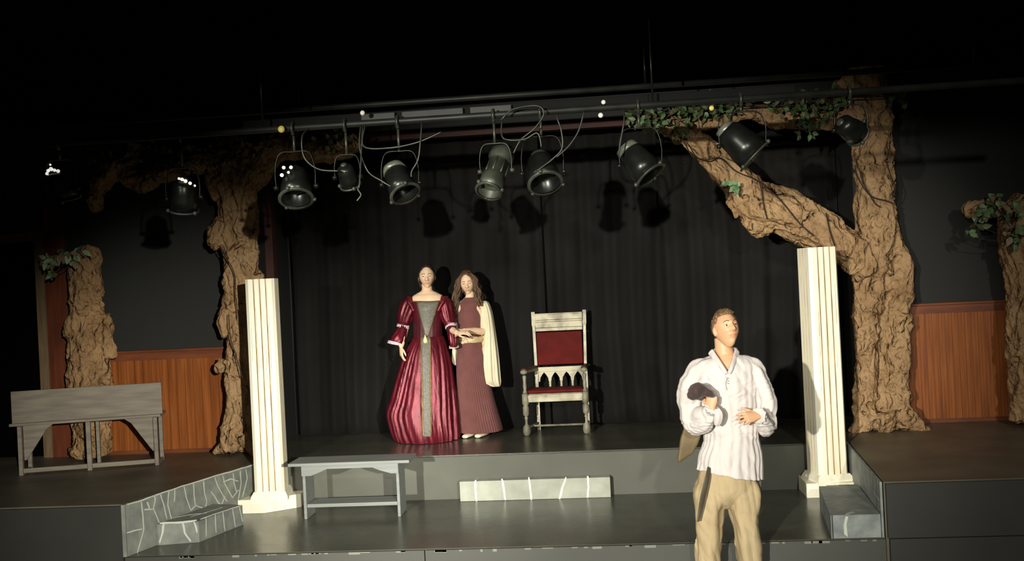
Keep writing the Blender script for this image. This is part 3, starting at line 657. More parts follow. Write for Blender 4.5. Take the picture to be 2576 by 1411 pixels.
# ---------------------------------------------------------------- throne
def throne():
    A, B = Wz(1325, 1096, AZ), Wz(1477, 1091, AZ)
    yf = A.y; yb = yf+.36; x0, x1 = A.x+.005, B.x
    t = thing('throne', 'tall distressed white wooden throne with red velvet seat and back', 'chair', ((x0+x1)/2, yf, AZ))
    tl_, tr_ = W(1340, 785, yb), W(1469, 778, yb)
    xb0, xb1 = W(1350, 925, yb).x-.005, W(1470, 920, yb).x+.01
    zt = tl_.z
    # rear posts, leaning outward a little towards the top
    for xa, xt in ((xb0, tl_.x), (xb1, tr_.x)):
        b = BM(); prof = []
        for z, k in ((AZ+.002, 1), (AZ+.36, 1), (AZ+.64, 1), (AZ+.66, .85), (AZ+1.05, .85), (AZ+1.08, 1.15), (zt, 1.1)):
            f = (z-AZ-.6)/(zt-AZ-.6) if z > AZ+.6 else 0
            x = xa+(xt-xa)*f; prof.append((x, yb+.02*f, z, .025*k, .022*k))
        tube(b, prof, 4, 1, ref=(.7, .7, 0)); obj('back_post', b, [m_thr], t, smooth=False)
    def xf(z, s):
        f = max(0, (z-AZ-.6)/(zt-AZ-.6)); return (xb0+(tl_.x-xb0)*f) if s == 0 else (xb1+(tr_.x-xb1)*f)
    def rail(b, z0, z1, dy0, dy1, bev=.004, mi=0):
        box(b, (xf(z0, 0)+.02, yb+dy0, z0), (xf(z0, 1)-.02, yb+dy1, z1), bev, mi)
    b = BM(); rail(b, zt-.085, zt-.03, -.025, .02); rail(b, zt-.03, zt-.018, -.035, .03); rail(b, zt-.105, zt-.087, -.03, .01); rail(b, zt-.165, zt-.107, -.015, .015); rail(b, zt-.20, zt-.167, -.028, .015)
    obj('crest_rail', b, [m_thr], t, smooth=False)
    zc0, zc1 = AZ+.66, zt-.21
    b = BM(); rail(b, zc0+.005, zc1, -.03, .01, .014); obj('back_pad', b, [m_red], t)
    # arcade rail: pointed arches between little drops
    b = BM(); za = AZ+.645; zb = AZ+.43; xa, xe = xb0+.022, xb1-.022; n = 4; wv = (xe-xa)/n; y = yb-.02
    top = [(xa, za), (xe, za)]; pts = [(xe, za), (xa, za), (xa, za-.15)]
    for k in range(n):
        a = xa+k*wv; c = a+wv
        pts += [(a+.012, za-.15), (a+.018, za-.11), (a+wv*.34, za-.075), (a+wv*.5, za-.055), (c-wv*.34, za-.075), (c-.018, za-.11), (c-.012, za-.15)]
    pts += [(xe, za-.15)]
    slab(b, [V((x, y, z)) for x, z in pts], (0, .03, 0))
    box(b, (xa, y-.012, za-.05), (xe, y+.03, za), .004)
    for k in range(1, n):
        lathe(b, [(.011, 0), (.016, .012), (.011, .024), (.013, .06), (.009, .075)], (xa+k*wv, y+.015, zb-.008), seg=10)
    obj('arcaded_rail', b, [m_thr], t, smooth=False)
    # seat
    zs = AZ+.415
    b = BM(); box(b, (x0+.005, yf+.005, zs-.035), (x1-.005, yb-.024, zs-.003), .004); obj('seat_board', b, [m_thrd], t, smooth=False)
    b = BM(); box(b, (x0+.01, yf-.012, zs-.085), (x1-.01, yf+.02, zs-.012), .006); box(b, (x0+.01, yf-.02, zs-.035), (x1-.01, yf+.004, zs-.02), .003); box(b, (x0-.02, yf+.02, zs-.08), (x0+.008, yb, zs-.02), .004); box(b, (x1-.008, yf+.02, zs-.08), (x1+.02, yb, zs-.02), .004)
    obj('seat_rail', b, [m_thr], t, smooth=False)
    b = BM(); box(b, (x0+.02, yf+.018, zs-.002), (x1-.02, yb-.03, zs+.03), .012); obj('seat_cushion', b, [m_red], t)
    # front legs: turned
    for x in (x0, x1):
        b = BM(); lathe(b, [(.022, 0), (.034, .015), (.040, .045), (.036, .085), (.014, .115), (.013, .16), (.020, .175), (.012, .19), (.030, .21), (.032, .28), (.022, .30), (.034, .315), (.034, .41), (.022, .42)], (x, yf, AZ+.001), seg=16)
        obj('front_leg', b, [m_thrd], t)
        b = BM(); lathe(b, [(.018, 0), (.026, .012), (.014, .03), (.019, .07), (.015, .12), (.021, .165), (.014, .18)], (x, yf, zs+.005), seg=14); obj('arm_post', b, [m_thrd], t)
        xr = xf(AZ+.62, 0 if x == x0 else 1)
        b = BM(); P = [(x, yf-.05, AZ+.635, .034, .022), (x, yf+.02, AZ+.635, .036, .024), (x*.5+xr*.5, (yf+yb)/2, AZ+.63, .028, .02), (xr, yb-.026, AZ+.63, .024, .02)]
        tube(b, P, 12, 4, ref=(0, 0, 1)); a = obj('armrest', b, [m_thrd], t)
        b = BM(); P = [(p[0], p[1]+.01, p[2]+.022, p[3]*.85, .014) for p in P]; tube(b, P, 12, 4, ref=(0, 0, 1)); obj('arm_pad', b, [m_armred], a)
    b = BM(); tube(b, [(x0, yf+.18, AZ+.07, .011), (x1, yf+.18, AZ+.07, .011)], 8, 1); tube(b, [(x0, yf, AZ+.075, .012), (xb0, yb, AZ+.075, .012)], 8, 1); tube(b, [(x1, yf, AZ+.075, .012), (xb1, yb, AZ+.075, .012)], 8, 1)
    obj('stretcher', b, [m_thrd], t)
throne()

# ---------------------------------------------------------------- people
def sm(a, b_, x):
    t = min(1, max(0, (x-a)/(b_-a))); return t*t*(3-2*t)
def G(x, s): return math.exp(-x*x/(2*s*s))
class Head:
    """front of the head is local -y; eyes at half height (z=0)."""
    def __init__(s, c, h, yaw, pitch, roll=0, male=False):
        s.c = V(c); s.k = h/.24; s.male = male
        s.R = Matrix.Rotation(yaw, 3, 'Z') @ Matrix.Rotation(roll, 3, 'Y') @ Matrix.Rotation(pitch, 3, 'X')
    def w(s, p): return s.c + s.R @ (V(p)*s.k)
    def inv(s, q): return (s.R.transposed() @ (V(q)-s.c))/s.k
    def fn(s, p, u):
        x, y, z = p
        j = sm(.01, -.115, z)                       # jaw taper
        x *= 1-(.34 if s.male else .37)*j**1.3; 
        if y < 0: y *= 1-.10*j
        else: y *= 1-.42*j
        if z > .03: x *= 1-.06*sm(.03, .1, z)
        if y < -.01:
            f = 0
            f += .0065*G(z-.024, .008)*G(abs(x)-.03, .022)
            f -= .013*G(z-.004, .011)*G(abs(x)-.031, .013)
            nz = sm(.02, -.030, z)*(1 if z > -.034 else sm(-.046, -.034, z))
            f += (.004+.021*nz)*G(x, .0075+.004*nz)*(1 if z > -.046 and z < .03 else 0)
            f += .007*G(z+.034, .006)*G(abs(x)-.012, .006)
            f += .007*G(z+.056, .0045)*G(x, .019)+.0075*G(z+.067, .005)*G(x, .016)
            f -= .004*G(z+.0615, .002)*G(x, .022)
            f -= .004*G(z+.080, .006)*G(x, .02)
            f += .008*G(z+.103, .012)*G(x, .02)
            f += .004*G(z+.025, .018)*G(abs(x)-.042, .014)
            y -= f
        return V((x, y, z))
    def skin(s, bm):
        ball(bm, s.c, (1, 1, 1), 96, fn=lambda p, u: s.R @ (s.fn(V((u.x*.075, u.y*.096, u.z*.12)), u)*s.k))
        for sx in (-1, 1):
            ball(bm, s.w((sx*.031, -.0735, .0110)), (.0150*s.k, .0125*s.k, .0070*s.k), 16, rot=s.R); ball(bm, s.w((sx*.031, -.0735, -.0036)), (.0145*s.k, .0112*s.k, .0064*s.k), 16, rot=s.R)
            ball(bm, s.w((sx*.076, .012, -.006)), (.011*s.k, .018*s.k, .032*s.k), 14, rot=s.R @ Matrix.Rotation(sx*.25, 3, 'Z') @ Matrix.Rotation(-.15, 3, 'X'))
    def features(s, parent, brow=m_brow):
        for sx in (-1, 1):
            b = BM(); ball(b, s.w((sx*.031, -.0735, .004)), .0115*s.k, 14)
            e = obj('eye', b, [m_eye], parent)
            b = BM(); c0 = s.w((sx*.031, -.0735, .004)); ball(b, c0+s.R @ V((0, -.0082*s.k, -.0006)), (.0066*s.k, .0042*s.k, .0062*s.k), 10, rot=s.R); obj('iris', b, [m_iris], e)
            b = BM(); P = []
            for t in range(5):
                x = .014+.034*t/4; z = .0245+.005*math.sin(PI*t/4)-(.003 if t == 4 else 0)
                P.append(tuple(s.w((sx*x, -.0965+.0052*(t/4)**2*3.4, z)))+(.0028*s.k*(1-.5*t/4), .0022*s.k))
            tube(b, P, 6, 3, ref=tuple(s.R @ V((0, 1, 0)))); obj('eyebrow', b, [brow], parent)
    def tint(s, me, lip=(.80, .50, .50)):
        ca = me.color_attributes.new('tint', 'FLOAT_COLOR', 'POINT')
        for i, v in enumerate(me.vertices):
            p = s.inv(v.co); c = (1, 1, 1)
            if p.y < -.04 and abs(p.z) < .13:
                k = min(1, 1.1*G(p.z+.0615, .0052)*(1 if abs(p.x) < .018 else G(abs(p.x)-.018, .003)))
                k2 = .35*G(p.z+.025, .02)*G(abs(p.x)-.045, .014)
                c = tuple(1+(a-1)*k for a in lip); c = (c[0], c[1]*(1-.14*k2), c[2]*(1-.14*k2))
            ca.data[i].color = c+(1,)
def hand(bm, wrist, d, nrm, size=1.0, curl=(.35, .4, .45, .5), thumb=1, spread=.12, flip=1, tcurl=.5):
    """d: wrist towards knuckles; nrm: out of the back of the hand; thumb side = flip * (d x nrm)."""
    d = V(d).normalized(); n = V(nrm); n = (n-d*n.dot(d)).normalized(); s = d.cross(n)*flip; k = size; w0 = V(wrist)
    tube(bm, [tuple(w0-d*.02*k)+(.025*k, .019*k), tuple(w0+d*.015*k)+(.03*k, .017*k), tuple(w0+d*.05*k)+(.040*k, .0155*k), tuple(w0+d*.082*k)+(.041*k, .013*k), tuple(w0+d*.094*k)+(.036*k, .010*k)], 14, 3, ref=tuple(n))
    for i, (off, L) in enumerate(((.030, .074), (.010, .083), (-.010, .077), (-.029, .060))):
        p = w0+d*(.084-.005*abs(i-1))*k+s*off*k; a = 0; dd = d+s*spread*(1.5-i)*.5; dd.normalize(); P = [tuple(p-dd*.012*k)+(.0088*k,)]
        ax = dd; P.append(tuple(p)+(.0090*k,)); ang = 0
        for q, fr in enumerate((.46, .30, .24)):
            ang += curl[i]*(1, 1.25, .8)[q]; v = dd*math.cos(ang)-n*math.sin(ang); p = p+v*(L*fr*k); P.append(tuple(p)+((.0084, .0076, .0060)[q]*k,))
        tube(bm, P, 10, 3, ref=tuple(s))
    p = w0+d*.022*k+s*.024*k; v = (s*.75+d*.65-n*.25).normalized(); P = [tuple(p-v*.01)+(.014*k,), tuple(p+v*.022*k)+(.0125*k,)]
    p = p+v*.042*k; P.append(tuple(p)+(.0098*k,)); v = (v+d*.5-s*tcurl*.9-n*.3*tcurl).normalized(); p = p+v*.032*k; P.append(tuple(p)+(.0092*k,)); v = (v-s*tcurl*.5).normalized(); p = p+v*.022*k; P.append(tuple(p)+(.0062*k,))
    tube(bm, P, 10, 3, ref=tuple(n))
def hairshell(head, fn, seg=80, seed=0, amp=.006, freq=22):
    """closed shell: outside the skull where fn>0, sunk below the skin elsewhere."""
    b = BM()
    def f(p, u):
        q = head.fn(V((u.x*.075, u.y*.096, u.z*.12)), u); h = fn(u)
        off = h+(amp*noise.noise(V((u.x*freq*.3, u.y*freq*.3, u.z*freq*.12+seed))*3) if h > 0 else 0)
        if h <= 0: q = V((q.x*.9, q.y*.88, q.z*.9)); off = 0
        return head.R @ ((q+V((u.x, u.y, u.z))*off)*head.k)
    ball(b, head.c, 1, seg, fn=f); return b
def ring_surface(b, rows, seg, fold, mi=0, cap=True, yaw=0, amp_fn=None):
    """rows: (cx, cy, z, rx, ry_front, ry_back); fold(theta, t) -> radial factor."""
    rings = []; n = len(rows)
    for i, (cx, cy, z, rx, rf, rb) in enumerate(rows):
        t = i/(n-1); ring = []
        for k in range(seg):
            th = 2*PI*k/seg; c, s = math.cos(th), math.sin(th); f = fold(th, t)
            ring.append(b.verts.new((cx+rx*c*f, cy+(rb if s > 0 else rf)*s*f, z)))
        rings.append(ring)
    for i in range(n-1):
        for k in range(seg): b.faces.new((rings[i][k], rings[i][(k+1) % seg], rings[i+1][(k+1) % seg], rings[i+1][k])).material_index = mi
    if cap: b.faces.new(rings[0][::-1]); b.faces.new(rings[-1])
    return rings
def interp_rows(rows, n):
    return [tuple(r) for r in catmull(rows, n)]

# ---- woman in the burgundy gown
def woman_gown():
    Y = 9.82; g = lambda px, py, y=Y: W(px, py, y); px2m = Y/FPX
    root = thing('person', 'woman with dark pinned-up hair in a shiny burgundy gown with a silver front panel', 'person', (g(1075, 1104).x, Y, AZ))
    hd = Head(g(1074, 696), .243, math.radians(8), math.radians(0), 0)
    nk = g(1074, 733); b = BM(); hd.skin(b); X0 = g(1075, 760).x
    def t_(py, dy=0): return (X0, Y+dy, g(1075, py).z)
    tube(b, [tuple(g(1071, 705, Y+.03))+(.052, .055), t_(722, .02)+(.051, .054), t_(731, .018)+(.060, .055), t_(738, .014)+(.11, .065), t_(745, .01)+(.155, .078), t_(756, .0)+(.172, .09), tuple(g(1076, 775, Y))+(.16, .10), tuple(g(1077, 820, Y))+(.13, .10), tuple(g(1077, 860, Y))+(.14, .11), tuple(g(1076, 900, Y))+(.17, .13)], 24, 4, ref=(0, 1, 0))
    for x in (-.09, .09):                   # legs under the gown
        c = g(1076, 890).x
        tube(b, [(c+x, Y, AZ+.86, .09), (c+x, Y, AZ+.5, .06), (c+x, Y, AZ+.3, .055), (c+x, Y, AZ+.08, .035), (c+x, Y-.06, AZ+.03, .035), (c+x, Y-.14, AZ+.03, .03)], 12, 3)
    # arms
    shl, ell, wrl = g(1036, 757, Y), g(1018, 828, Y-.03), g(1009, 872, Y-.12)
    tube(b, [tuple(shl)+(.05,), tuple(shl.lerp(ell, .5))+(.043,), tuple(ell)+(.038,), tuple(ell.lerp(wrl, .5))+(.034,), tuple(wrl)+(.025,)], 14, 3)
    hand(b, wrl, (.02, -.1, -1), (-.9, -.5, 0), .98, curl=(.25, .3, .35, .4), flip=-1)
    shr, elr, wrr = g(1118, 757, Y), g(1133, 826, Y-.04), g(1150, 838, Y-.20)
    tube(b, [tuple(shr)+(.05,), tuple(shr.lerp(elr, .5))+(.043,), tuple(elr)+(.038,), tuple(elr.lerp(wrr, .5))+(.034,), tuple(wrr)+(.026,)], 14, 3)
    hand(b, wrr, (1, -.25, .10), (.1, -.5, .9), .96, curl=(.3, .35, .4, .45), flip=1)
    me = union(b, .0042, 2); hd.tint(me); body = obj('body', me, m_skin, root); hd.features(root, m_hairb)
    # hair: smooth crown and a low bun to the left
    def hf(u):
        z, y, x = u.z, u.y, u.x
        line = .62+.22*(-x*.3)-.0
        front = (z-(.76-.55*x*x)) if y < -.15 else (z+1.6*(y+.15)+.5 if y < .25 else 1)
        v = front if y < .25 else (1 if z > -.75 else -1)
        return .010*min(1, max(v*6, 0)) if v > 0 else -1
    b = hairshell(hd, hf); obj('hair', b, m_hairb, root)
    b = BM(); ball(b, hd.w((-.066, .055, -.03)), (.035, .04, .05), 20, fn=None); ball(b, hd.w((-.06, .05, -.085)), (.024, .03, .034), 16)
    ball(b, hd.w((.0, .10, .01)), (.045, .04, .045), 18); me = displace(union(b, .006, 2), lambda p, n: .004*noise.noise(p*60)); obj('hair_bun', me, m_hairb, root)
    # bodice
    b = BM(); rows = []
    for py, cx, hw, dfr, dbk in ((868, 1077, 40, .14, .13), (845, 1076, 38, .135, .13), (820, 1076, 37, .13, .12), (795, 1076, 39, .138, .12), (775, 1076, 42, .142, .12), (762, 1076, 45, .125, .115), (757, 1076, 46, .115, .11)):
        c = g(cx, py, Y); rows.append((c.x, Y, c.z, hw*px2m, dfr, dbk))
    rows = interp_rows(rows, 5)
    ring_surface(b, rows, 96, lambda th, t: 1+.01*math.sin(th*22)*(1-t)); bod = obj('gown_bodice', b, m_bodice, root)
    # stomacher: silver triangle lying on the bodice front
    def frontpoint(px, py, out):
        q = g(px, py, Y); z = q.z; R = min(rows, key=lambda r: abs(r[2]-z)); 
        a = max(-1, min(1, (q.x-R[0])/R[3])); q = g(px, py, Y-.12); a = max(-.98, min(.98, (q.x-R[0])/R[3]))
        return V((q.x, R[1]-(R[4])*math.sqrt(1-a*a)-out, q.z))
    def patch(name, edge, parent, mat, out, th=.006, nx=10):
        b = BM(); grid = []
        for (py, xa, xb) in edge:
            grid.append([b.verts.new(frontpoint(xa+(xb-xa)*i/nx, py, out)) for i in range(nx+1)])
        for i in range(len(grid)-1):
            for j in range(nx): b.faces.new((grid[i][j], grid[i+1][j], grid[i+1][j+1], grid[i][j+1]))
        bmesh.ops.solidify(b, geom=b.faces[:], thickness=th); return obj(name, b, mat, parent)
    patch('stomacher', [(760+i*5, 1049+i*1.35, 1103-i*1.5) for i in range(18)], root, m_broc, .008)
    for s in (0, 1):
        patch('gold_lacing', [(760+i*5, (1047.5+i*1.35) if s == 0 else (1102-i*1.5), (1049.5+i*1.35) if s == 0 else (1104-i*1.5)) for i in range(18)], bod, m_gold, .012, nx=1)
    patch('neckline_trim', [(757, 1034, 1118), (760, 1036, 1116)], bod, m_gold, .006, nx=24)
    # shoulders of the gown: off-shoulder band around
    # skirt
    b = BM(); rows = []
    for py, xl, xr, rf, rb in ((846, 1037, 1116, .15, .13), (860, 1032, 1120, .17, .15), (885, 1020, 1127, .20, .18), (920, 1008, 1135, .23, .20), (960, 997, 1141, .26, .23), (1000, 987, 1146, .29, .25), (1035, 977, 1150, .31, .27), (1065, 984, 1153, .32, .28), (1088, 992, 1156, .32, .28), (1098, 1000, 1155, .31, .28)):
        a, c = g(xl, py, Y), g(xr, py, Y); rows.append(((a.x+c.x)/2, Y, (a.z+c.z)/2, (c.x-a.x)/2, rf, rb))
    rows[-1] = rows[-1][:2]+(AZ+.004,)+rows[-1][3:]; rows = interp_rows(rows, 7)
    def fold(th, t):
        a = 1-.75*G((th-1.5*PI), .22)
        u = th+.12*math.sin(3*th+2*t)
        return 1+a*(.02+.045*t)*(math.sin(17*u+1.2*math.sin(5*u))*.8+.5*math.sin(31*u+t*2))*min(1, t*5+.15)+.018*noise.noise(V((th*3, t*5, 2)))*a
    ring_surface(b, rows, 300, fold); sk = obj('gown_skirt', b, m_satin, root)
    def skp(px, py, out):
        q = g(px, py, Y); R = min(rows, key=lambda r: abs(r[2]-q.z)); q = g(px, py, Y-R[4]); a = max(-.9, min(.9, (q.x-R[0])/R[3])); return V((q.x, Y-R[4]*math.sqrt(1-a*a)*1.01-out, max(q.z, AZ+.008)))
    def spatch(name, edge, parent, mat, out, nx=8):
        b = BM(); grid = [[b.verts.new(skp(xa+(xb-xa)*i/nx, py, out)) for i in range(nx+1)] for py, xa, xb in edge]
        for i in range(len(grid)-1):
            for j in range(nx): b.faces.new((grid[i][j], grid[i+1][j], grid[i+1][j+1], grid[i][j+1]))
        bmesh.ops.solidify(b, geom=b.faces[:], thickness=.01); return obj(name, b, mat, parent)
    ys = [848+i*6.4 for i in range(40)]
    cl = lambda y: 1060+(y-848)*.024; cr = lambda y: 1082+(y-848)*.012
    sp = spatch('silver_skirt_panel', [(y, cl(y), cr(y)) for y in ys], root, m_broc, .018)
    for s in (0, 1): spatch('gold_edging', [(y, (cl(y) if s == 0 else cr(y))-1.5, (cl(y) if s == 0 else cr(y))+1.5) for y in ys], sp, m_gold, .024, nx=2)
    b = BM(); c = skp(1071, 850, .03); prof = [(-.022, -.045), (.022, -.045), (.016, -.01), (0, .035), (-.016, -.01)]
    slab(b, [c+V((x, 0, z)) for x, z in prof], (0, .014, 0)); ball(b, c+V((0, -.004, -.03)), (.02, .01, .02), 12); obj('waist_ornament', b, m_orn, root)
    # sleeves
    def sleeve(P, name, seed):
        b = BM(); tube(b, P, 40, 5, mod=lambda t, th: 1+.10*math.sin(9*th+seed+3*t)*math.sin(PI*min(1, t*1.1))+.05*noise.noise(V((th*2, t*6, seed)))); return obj(name, b, m_satin, root)
    def band(c0, d, r, name, parent, flare=1.0, h=.02):
        b = BM(); d = V(d).normalized(); P = []
        for k in range(3): P.append(tuple(V(c0)+d*h*(k-1))+(r*(1+.06*k*flare), r*(1+.06*k*flare)*.9))
        tube(b, P, 48, 2, mod=lambda t, th: 1+.06*math.sin(16*th)); obj(name, b, m_lace, parent)
    s1 = sleeve([tuple(g(1033, 744, Y))+(.028, .05), tuple(g(1030, 762, Y))+(.075, .08), tuple(g(1022, 790, Y-.01))+(.078, .085), tuple(g(1017, 812, Y-.02))+(.064, .07), tuple(g(1015, 820, Y-.03))+(.05, .055)], 'puffed_upper_sleeve', 1)
    band(g(1014, 820, Y-.03), (-.25, 0, -1), .056, 'lace_band', s1, 1.2, .014)
    s2 = sleeve([tuple(g(1015, 820, Y-.03))+(.046, .05), tuple(g(1010, 836, Y-.05))+(.056, .065), tuple(g(1003, 853, Y-.07))+(.075, .08), tuple(g(999, 862, Y-.08))+(.078, .08)], 'flared_lower_sleeve', 3)
    band(g(995, 862, Y-.08), (-.22, 0, -1), .072, 'lace_cuff', s2, .8, .014)
    s3 = sleeve([tuple(g(1116, 744, Y))+(.028, .05), tuple(g(1118, 762, Y))+(.072, .08), tuple(g(1125, 790, Y-.01))+(.074, .085), tuple(g(1131, 812, Y-.03))+(.06, .07), tuple(g(1134, 820, Y-.05))+(.048, .055)], 'puffed_upper_sleeve', 5)
    band(g(1134, 820, Y-.05), (.25, -.5, -1), .052, 'lace_band', s3, 1.2, .014)
    s4 = sleeve([tuple(g(1133, 822, Y-.05))+(.044, .05), tuple(g(1139, 840, Y-.07))+(.05, .06), tuple(g(1142, 862, Y-.08))+(.045, .062), tuple(g(1142, 872, Y-.08))+(.04, .06)], 'flared_lower_sleeve', 7)
    band(g(1142, 872, Y-.08), (.1, 0, -1), .045, 'lace_cuff', s4, .8, .014)
    for s in (0, 1):
        P = [tuple(g(1029 if s == 0 else 1122, 744, Y))+(.022, .07), tuple(g(1031 if s == 0 else 1120, 756, Y))+(.032, .10), tuple(g(1039 if s == 0 else 1112, 768, Y))+(.035, .11), tuple(g(1046 if s == 0 else 1106, 782, Y))+(.035, .12)]
        b = BM(); tube(b, P, 20, 4); obj('shoulder_strap', b, m_satin, root)
woman_gown()

# ---- woman in the plum dress
def woman_plum():
    Y = 9.97; g = lambda px, py, y=Y: W(px, py, y); px2m = Y/FPX
    root = thing('person', 'woman with long wavy brown hair in a sleeveless plum dress and cream shawl', 'person', (g(1195, 1098).x, Y, AZ))
    hd = Head(g(1176, 713), .235, math.radians(2), math.radians(4), math.radians(-4))
    b = BM(); hd.skin(b); X0 = g(1183, 765).x
    def t_(py, dy=0): return (X0, Y+dy, g(1183, py).z)
    tube(b, [tuple(g(1178, 722, Y+.03))+(.045, .048), t_(740, .02)+(.045, .048), t_(750, .015)+(.06, .055), t_(758, .01)+(.11, .065), t_(766, .005)+(.145, .08), t_(778, 0)+(.15, .09), tuple(g(1186, 810, Y))+(.13, .10), tuple(g(1187, 850, Y))+(.115, .095), tuple(g(1190, 890, Y))+(.15, .11)], 24, 4)
    for x, y1 in ((-.05, -.05), (.075, 0)):
        c = g(1200, 1000).x
        tube(b, [(c+x-.02, Y, AZ+.8, .085), (c+x, Y, AZ+.45, .055), (c+x, Y, AZ+.25, .05), (c+x, Y+.01, AZ+.07, .032)], 12, 3)
        tube(b, [(c+x, Y+.02, AZ+.04, .034, .03), (c+x-.02, Y-.06, AZ+.034, .036, .022), (c+x-.05, Y-.14, AZ+.028, .038, .016), (c+x-.06, Y-.18, AZ+.022, .03, .011)], 12, 3, ref=(0, 0, 1))
    sh, el, wr = g(1214, 772, Y), g(1219, 832, Y-.04), g(1166, 832, Y-.22)
    tube(b, [tuple(g(1205, 766, Y))+(.05,), tuple(sh)+(.05,), tuple(sh.lerp(el, .5))+(.043,), tuple(el)+(.037,), tuple(el.lerp(wr, .5))+(.034,), tuple(wr)+(.025,)], 14, 3)
    hand(b, wr, (-1, -.08, .02), (.05, -.5, .9), .95, curl=(.35, .4, .45, .5), flip=-1)
    sh, el, wr = g(1150, 775, Y+.02), g(1146, 828, Y+.02), g(1156, 842, Y-.17)
    tube(b, [tuple(g(1160, 768, Y))+(.05,), tuple(sh)+(.048,), tuple(sh.lerp(el, .5))+(.042,), tuple(el)+(.036,), tuple(el.lerp(wr, .5))+(.033,), tuple(wr)+(.025,)], 14, 3)
    hand(b, wr, (-.75, -.5, .1), (.1, -.7, -.6), .95, curl=(.4, .45, .5, .5), flip=1)
    me = union(b, .0042, 2); hd.tint(me); obj('body', me, m_skin, root); hd.features(root)
    # dress
    b = BM(); rows = []
    for py, xl, xr, rf, rb in ((748, 1168, 1197, .060, .065), (756, 1160, 1207, .085, .08), (764, 1155, 1210, .108, .09), (776, 1156, 1208, .12, .10), (795, 1150, 1214, .14, .11), (825, 1153, 1214, .13, .11), (852, 1156, 1214, .125, .11), (858, 1156, 1215, .13, .11)):
        a, c = g(xl, py, Y), g(xr, py, Y); rows.append(((a.x+c.x)/2, Y, (a.z+c.z)/2, (c.x-a.x)/2, rf, rb))
    rows = interp_rows(rows[::-1], 5); ring_surface(b, rows, 72, lambda th, t: 1+.006*math.sin(th*30)); obj('dress_bodice', b, m_plum, root)
    b = BM(); rows = []
    for py, xl, xr, rf, rb in ((850, 1154, 1214, .13, .12), (870, 1152, 1217, .15, .14), (900, 1149, 1223, .17, .16), (950, 1148, 1230, .18, .17), (1000, 1149, 1241, .19, .18), (1040, 1151, 1252, .20, .19), (1072, 1154, 1261, .21, .20), (1083, 1155, 1263, .21, .20)):
        a, c = g(xl, py, Y), g(xr, py, Y); rows.append(((a.x+c.x)/2, Y, (a.z+c.z)/2, (c.x-a.x)/2, rf, rb))
    rows = interp_rows(rows, 5)
    ring_surface(b, rows, 360, lambda th, t: 1+(.008+.022*t)*math.sin(56*th+2*math.sin(th*3))+.02*t*math.sin(7*th)); obj('pleated_skirt', b, m_plum, root)
    b = BM(); c = g(1185, 853); c1 = g(1184, 862)
    tube(b, [(c.x, Y, c.z+.028, .128, .137), (c.x, Y, c.z+.01, .137, .146), (c.x, Y, c.z-.012, .136, .146), (c.x, Y, c.z-.03, .13, .14)], 64, 3, mod=lambda t, th: 1+.012*math.sin(7*th+t*9)+.012*noise.noise(V((th*3, t*3, 1)))); s = obj('waist_sash', b, m_sash, root)
    b = BM(); k = g(1172, 858, Y-.14); ball(b, k, (.03, .016, .024), 14); ball(b, k+V((-.035, .004, -.012)), (.026, .012, .018), 12); obj('sash_knot', b, m_sash, s)
    # shawl over the image-right shoulder
    b = BM(); rows = []
    L = [(757, 1206, 1222, 0, .05), (765, 1210, 1230, 0, .075), (790, 1216, 1238, .01, .085), (830, 1217, 1244, .0, .08), (870, 1212, 1249, -.01, .08), (910, 1209, 1253, -.02, .08), (950, 1208, 1256, -.03, .08), (962, 1212, 1257, -.03, .075), (973, 1236, 1257, -.03, .05)]
    for py, xl, xr, dy, ry in L:
        a, c = g(xl, py, Y+dy-.05), g(xr, py, Y+dy-.05); rows.append(((a.x+c.x)/2, Y+dy, (a.z+c.z)/2, (c.x-a.x)/2, ry, ry))
    rows = interp_rows(rows[::-1], 5)
    ring_surface(b, rows, 120, lambda th, t: 1+.09*math.sin(8*th+2*t)*(1-t*.6)+.05*math.sin(17*th)*(1-t)); obj('cream_shawl', b, m_shawl, root)
    b = BM(); rows = []
    for py, xl, xr in ((845, 1140, 1152), (870, 1138, 1150), (895, 1136, 1149), (910, 1137, 1149), (918, 1143, 1149)):
        a, c = g(xl, py, Y-.02), g(xr, py, Y-.02); rows.append(((a.x+c.x)/2, Y-.02, (a.z+c.z)/2, (c.x-a.x)/2, .03, .03))
    rows = interp_rows(rows[::-1], 4); ring_surface(b, rows, 40, lambda th, t: 1+.12*math.sin(5*th)); obj('shawl_end', b, m_shawl, root)
    # hair
    def hf(u):
        z, y, x = u.z, u.y, u.x
        if y > .15: return .022
        if y > -.2 and (abs(x) > .7 or z > .4): return .02
        return .015 if z > .80-.45*abs(x+.1)**1.3 else -1
    b = hairshell(hd, hf, amp=.01); obj('hair', b, m_hairl, root)
    b = BM(); rnd = random.Random(9)
    for i in range(96):
        s = -1 if i % 2 else 1; t = rnd.random(); 
        x0 = s*(.055+.030*rnd.random()); y0 = -.045+.12*t; z0 = .085-.05*rnd.random()
        P = []; L = rnd.uniform(.30, .43) if s < 0 else rnd.uniform(.20, .31); ph = rnd.uniform(0, 6); ox = rnd.uniform(.0, .085); n = 9
        top = hd.w((x0*.6, y0, z0+.02)); P.append(tuple(top)+(.012,))
        for k in range(1, n):
            f = k/(n-1); q = hd.w((x0+s*(.022*math.sin(min(1, f*2)*PI/2)), y0, z0))
            q = V((q.x+s*ox*f*.8+.011*math.sin(f*13+ph)-(.02*f if s < 0 else -.01*f), q.y-.06*f*(1 if y0 < .03 else .2)+.008*math.cos(f*11+ph), q.z-L*f)); P.append(tuple(q)+(.0135*(1-.5*f),))
        tube(b, P, 7, 3)
    obj('hair_locks', b, m_hairl, root)
